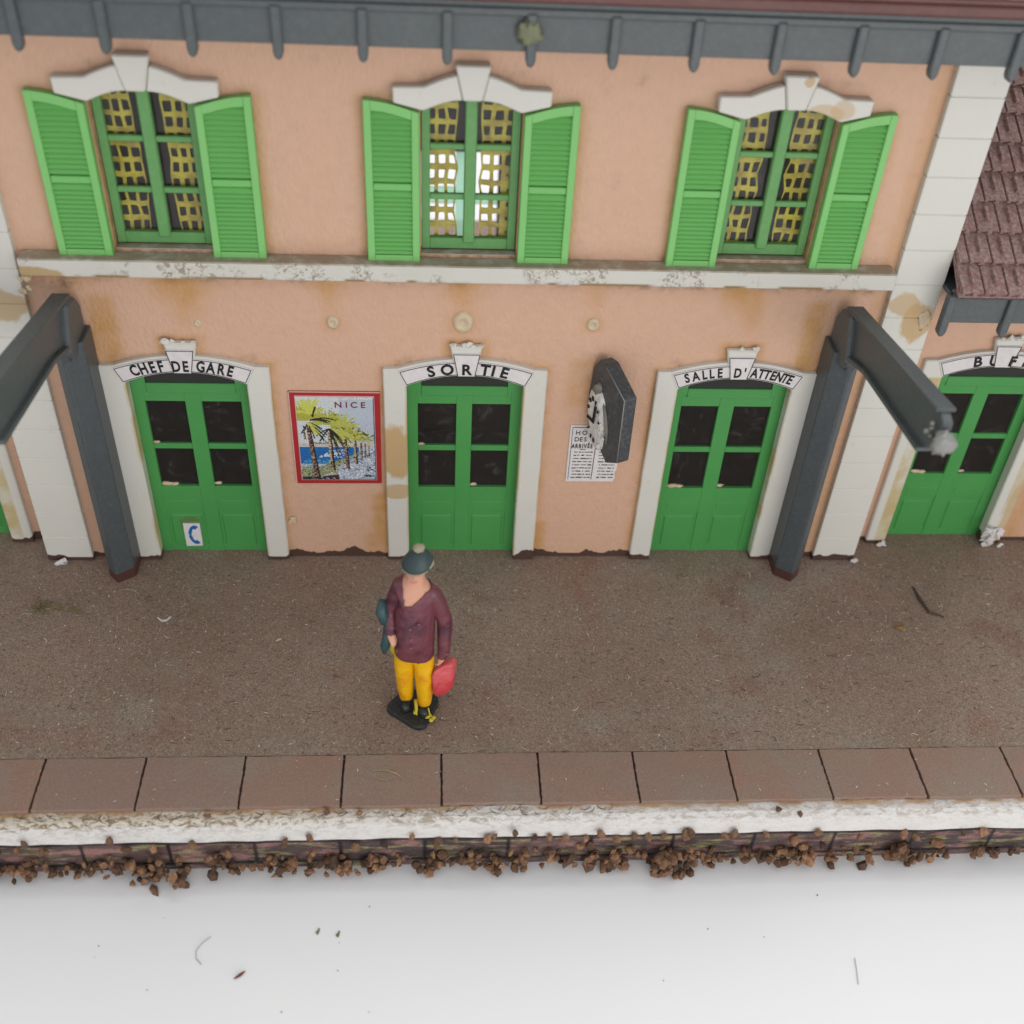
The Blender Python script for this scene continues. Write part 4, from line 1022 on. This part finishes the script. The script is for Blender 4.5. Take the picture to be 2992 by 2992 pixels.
# eyes and mouth, painted
for e in (-.035, .035):
    m = MB(); m.blob((hc.x-.01+e, -2.447, 2.000), .009, 2, 0, (1, .5, .7)); m.obj('eye', M['black'], PE, True)
m = MB(); m.tube([(hc.x-.04, -2.448, 1.923), (hc.x-.01, -2.462, 1.918), (hc.x+.02, -2.448, 1.923)], [.003, .005, .003]); m.obj('mouth', M['bag'], PE, True)
# hat: knitted cap with turned brim and bobble
m = MB(); rings = []
prof = [(.110, 2.072), (.140, 2.058), (.150, 2.075), (.138, 2.105), (.115, 2.145), (.090, 2.185), (.060, 2.215), (.025, 2.228)]
for r, z in prof:
    rings.append([m.bm.verts.new((-.478+r*math.cos(a)*(1.0+.04*math.sin(3*a))+.10*(z-2.0), -2.355+r*math.sin(a)*.98, z+.022*math.cos(a-.3)*(1 if z < 2.12 else .3))) for a in np.linspace(0, 2*math.pi, 29)[:-1]])
for A, B in zip(rings, rings[1:]):
    for k in range(28): m.bm.faces.new((A[k], A[(k+1) % 28], B[(k+1) % 28], B[k]))
m.bm.faces.new(rings[-1]); m.bm.faces.new(rings[0][::-1])
hat = m.obj('hat', M['hat'], PE, True)
m = MB(); m.blob((-.458, -2.355, 2.250), .050, 3, .15, (1.1, 1, .8), 5, 3); m.obj('bobble', M['cream'], hat, True)
m = MB(); m.tube([(-.365, -2.45, 2.085), (-.335, -2.39, 2.095), (-.340, -2.33, 2.12)], [.010, .018, .010], 8); m.tube([(-.61, -2.42, 2.045), (-.54, -2.490, 2.040), (-.46, -2.502, 2.045), (-.38, -2.460, 2.070)], [.007, .008, .008, .010], 6); m.obj('brim_patch', M['cream'], hat, True)
# buttons, drips of paint
bm_ = mat_plain('dull_rose_paint', (.30, .12, .13), .4)
for x, z, y in ((-.545, 1.36, -2.512), (-.535, 1.24, -2.53), (-.54, 1.12, -2.525), (-.46, 1.42, -2.505)):
    m = MB(); m.blob((x, y, z), .012, 1, .2, (1, .6, 1)); m.obj('button', bm_, PE, True)
# coat hanging over the bent arm
m = MB(); 
m.tube([(-.80, -2.30, 1.53), (-.815, -2.33, 1.42), (-.785, -2.36, 1.30)], [.045, .062, .045], 10)
m.tube([(-.765, -2.38, 1.30), (-.765, -2.40, 1.15), (-.790, -2.40, 1.02), (-.80, -2.39, .93)], [.035, .052, .050, .022], 10)
m.obj('coat', M['teal'], PE, True)
m = MB(); m.tube([(-.705, -2.30, 1.02), (-.715, -2.32, .95), (-.700, -2.34, .86)], [.045, .055, .03], 8); m.obj('coat_lining', M['yellow'], PE, True)
m = MB()
m.tube([(-.375, -2.46, .17), (-.362, -2.47, .10), (-.360, -2.475, .075)], [.007, .008, .010]); 
for x, y in ((-.385, -2.49), (-.345, -2.53), (-.325, -2.50), (-.36, -2.475)): m.blob((x, y, .070), .024, 2, .3, (1, 1, .5), 3, int(x*100))
m.obj('paint_drip', M['yellow'], PE, True); m = MB()
m.tube([(-.50, -2.36, .19), (-.495, -2.42, .10), (-.497, -2.46, .072)], [.022, .02, .012]); m.blob((-.50, -2.43, .075), .03, 2, .4, (.8, 1.2, .5)); m.blob((-.64, -2.33, .17), .014, 1, .3)
m.obj('paint_drip', M['yellow'], PE, True)
# base plate
m = MB(); bp_ = [(-.80, -2.36), (-.775, -2.40), (-.52, -2.60), (-.45, -2.615), (-.40, -2.59), (-.27, -2.30), (-.275, -2.22), (-.33, -2.16), (-.56, -2.09), (-.63, -2.10), (-.78, -2.28)]
m.prism([(x, y, -.004) for x, y in bp_], (0, 0, .062), .014, 2); m.obj('base_plate', M['black'], PE)
# handbag, held
HB = thing('handbag', (-.225, -2.40, .34), 'coral red handbag held in the figure\'s left hand', 'handbag')
m = MB(); m.prism([(-.335, -2.49, .42), (-.305, -2.50, .375), (-.20, -2.48, .385), (-.135, -2.45, .46), (-.120, -2.43, .74), (-.155, -2.43, .79), (-.225, -2.455, .775), (-.325, -2.48, .725), (-.348, -2.485, .66)], (.035, .12, .0), .03, 3)
m.obj('bag_body', M['bag'], HB, True)
m = MB(); m.tube([(-.30, -2.42, .68), (-.285, -2.40, .745), (-.262, -2.395, .765), (-.235, -2.38, .755), (-.20, -2.37, .72)], .011, 8); m.obj('bag_handle', M['sweater'], HB, True)

# ------------------------------------------------------------------ dust and debris
verts, faces, cols = [], [], []
def fleck(x, y, z, L_, w_, a, col, bend=0., h=.004):
    L_ *= 1.25; w_ *= 1.35; n = 4 if L_ > .03 else 2; base = len(verts); ca, sa = math.cos(a), math.sin(a)
    for i in range(n):
        t = i/(n-1)-.5; px_ = t*L_; py_ = bend*(t*t-.25)*4*L_
        ww = w_*(1-abs(t)*1.0)
        for s_ in (-1, 1):
            qx, qy = px_, py_+s_*ww/2; verts.append((x+qx*ca-qy*sa, y+qx*sa+qy*ca, z+h+random.uniform(-.001, .003)))
    for i in range(n-1): faces.append((base+2*i, base+2*i+2, base+2*i+3, base+2*i+1)); cols.append(col)
rr = random.Random(11)
pal = [(.50, .42, .30), (.38, .30, .20), (.62, .58, .50), (.34, .28, .16), (.42, .34, .12), (.60, .58, .56)]
for k in range(1700):
    x = rr.uniform(-6, 7.5); y = rr.choice((rr.uniform(-2.9, -.15), rr.uniform(-2.9, -.15), rr.uniform(-1.4, -.1)))
    c_ = rr.choice(pal); f_ = rr.uniform(.7, 1.3); c_ = tuple(v*f_ for v in c_)
    if rr.random() < .35: fleck(x, y, 0, rr.uniform(.02, .07), rr.uniform(.003, .006), rr.uniform(0, 6.3), c_, rr.uniform(-.3, .3))
    else: fleck(x, y, 0, rr.uniform(.008, .022), rr.uniform(.006, .015), rr.uniform(0, 6.3), c_)
for k in range(260):
    x = rr.uniform(-6, 7.5); y = rr.uniform(-2.9, -.1); fleck(x, y, 0, rr.uniform(.03, .09), rr.uniform(.003, .007), rr.uniform(-.5, .5), (.055, .042, .03), rr.uniform(-.2, .2))
for k in range(200): fleck(rr.uniform(-6, 7.5), rr.uniform(-3.48, -2.92), .008, rr.uniform(.008, .03), rr.uniform(.004, .009), rr.uniform(0, 6.3), rr.choice(pal))
for k in range(90): fleck(rr.uniform(-5.5, 1.5), rr.uniform(-3.60, -3.51), -.032, rr.uniform(.03, .10), rr.uniform(.004, .008), rr.uniform(-1, 1), (.10, .07, .04), .2)
fleck(-.75, -3.16, .01, .26, .010, -.35, (.42, .34, .17), -.15); fleck(-.80, -3.17, .012, .16, .007, -.1, (.36, .30, .15), .25)
fleck(-3.28, -1.0, 0, .12, .03, .1, (.66, .64, .62), .4); fleck(-2.0, -1.35, 0, .05, .025, .6, (.6, .5, .36)); fleck(-3.75, -.63, .004, .22, .012, -.2, (.50, .44, .26), -.25)
me = bpy.data.meshes.new('dust'); me.from_pydata(verts, [], faces); ca_ = me.color_attributes.new('Col', 'FLOAT_COLOR', 'CORNER')
arr = np.concatenate([np.tile(np.array((*c_, 1.)), (4, 1)) for c_ in cols]); ca_.data.foreach_set('color', arr.ravel().astype(np.float32))
tag(link('dust', me, M['dust']), 'pale dust flecks and fibres scattered over the platform', 'dust', kind='stuff')
# grit grains raised on the platform near its front rim
verts, faces = [], []
m = MB()
for k in range(1100):
    x = rr.uniform(-5.5, 7); y = -2.9+abs(rr.gauss(0, .55)) if rr.random() < .7 else rr.uniform(-2.9, -.2)
    t = bmesh.ops.create_icosphere(m.bm, subdivisions=1, radius=rr.uniform(.006, .013))
    s_ = rr.uniform(.6, 1.4)
    for v in t['verts']: v.co = Vector((v.co.x*s_+x, v.co.y+y, v.co.z*.7))
tag(m.obj('grit', M['ground']), 'fine brown grit on the platform surface', 'grit', kind='stuff')
# tuft of dry flock by the left quoin
m = MB()
for k in range(26):
    a = rr.uniform(0, 6.3); x, y = -4.62+rr.gauss(0, .07), -.86+rr.gauss(0, .05); L_ = rr.uniform(.04, .12)
    m.tube([(x, y, .008), (x+math.cos(a)*L_*.5, y+math.sin(a)*L_*.3, .03+rr.uniform(0, .03)), (x+math.cos(a)*L_, y+math.sin(a)*L_*.6, .012)], .0045, 4)
for k in range(4): m.tube([(-4.55, -.85, .015), (-4.35, -.90+.02*k, .03), (-4.2+.02*k, -.95, .01)], .004, 4)
tag(m.obj('flock_tuft', M['straw']), 'small tuft of dry olive flock fallen on the platform near the left quoin', 'tuft')
m = MB(); m.tube([(5.35, -.55, .010), (5.36, -.75, .014), (5.40, -.98, .012), (5.55, -1.05, .010)], [.010, .022, .018, .008], 6)
tag(m.obj('twig', mat_plain('dark_twig', (0.075, 0.048, 0.038), .7)), 'short bent brown twig lying on the platform before the refreshment room', 'twig')
m = MB(); m.blob((4.98, -1.22, .012), .045, 2, .4, (1.4, .8, .4), 4, 2)
tag(m.obj('leaf_crumb', mat_plain('ochre_crumb', (.24, .13, .045), .7)), 'ochre crumb lying on the platform below the bent twig', 'crumb')
# fibres and flakes on the table
def fibre(pts, r, label, nm='fibre', mat='hair'):
    m = MB(); m.tube([(x, y, -.742) for x, y in pts], r, 5); tag(m.obj(nm, M[mat]), label, 'fibre', 'loose fibres on the white table')
fibre([(-2.36, -4.37), (-2.43, -4.43), (-2.472, -4.507), (-2.46, -4.58), (-2.404, -4.635)], .0032, 'thin curved grey fibre lying on the white table at left')
fibre([(3.60, -4.736), (3.585, -4.85), (3.56, -4.99)], .0032, 'thin straight grey fibre lying on the white table at right')
m = MB(); m.blob((-2.05, -4.75, -.738), .040, 2, .3, (1.1, .42, .25), 4, 2)
for v in m.bm.verts: v.co.y += (v.co.x+2.05)*.7
o = m.obj('flake', M['fleck']); tag(o, 'dark red flake lying on the white table near the curved fibre', 'flake')
for x, y, lab in ((-1.39, -4.354, 'pale olive crumb on the white table, left of the darker speck'), (-1.203, -4.385, 'dark green speck on the white table, right of the olive crumb')):
    m = MB(); m.blob((x, y, -.743), .014, 2, .5, (1, 1.5, .3), 4, 2); m.blob((x+.01, y+.03, -.743), .010, 1, .5, (1, 1.5, .3), 4, 3); tag(m.obj('crumb', M['lichen'] if x < -1.3 else M['straw']), lab, 'crumb')
m = MB()
for k in range(22): m.blob((rr.uniform(-5, 6), rr.uniform(-5.6, -3.95), -.746), rr.uniform(.003, .007), 1, .3, (1.4, 1, .4), 3, k)
tag(m.obj('table_specks', M['ink']), 'tiny dark specks scattered over the white table', 'specks', kind='stuff')
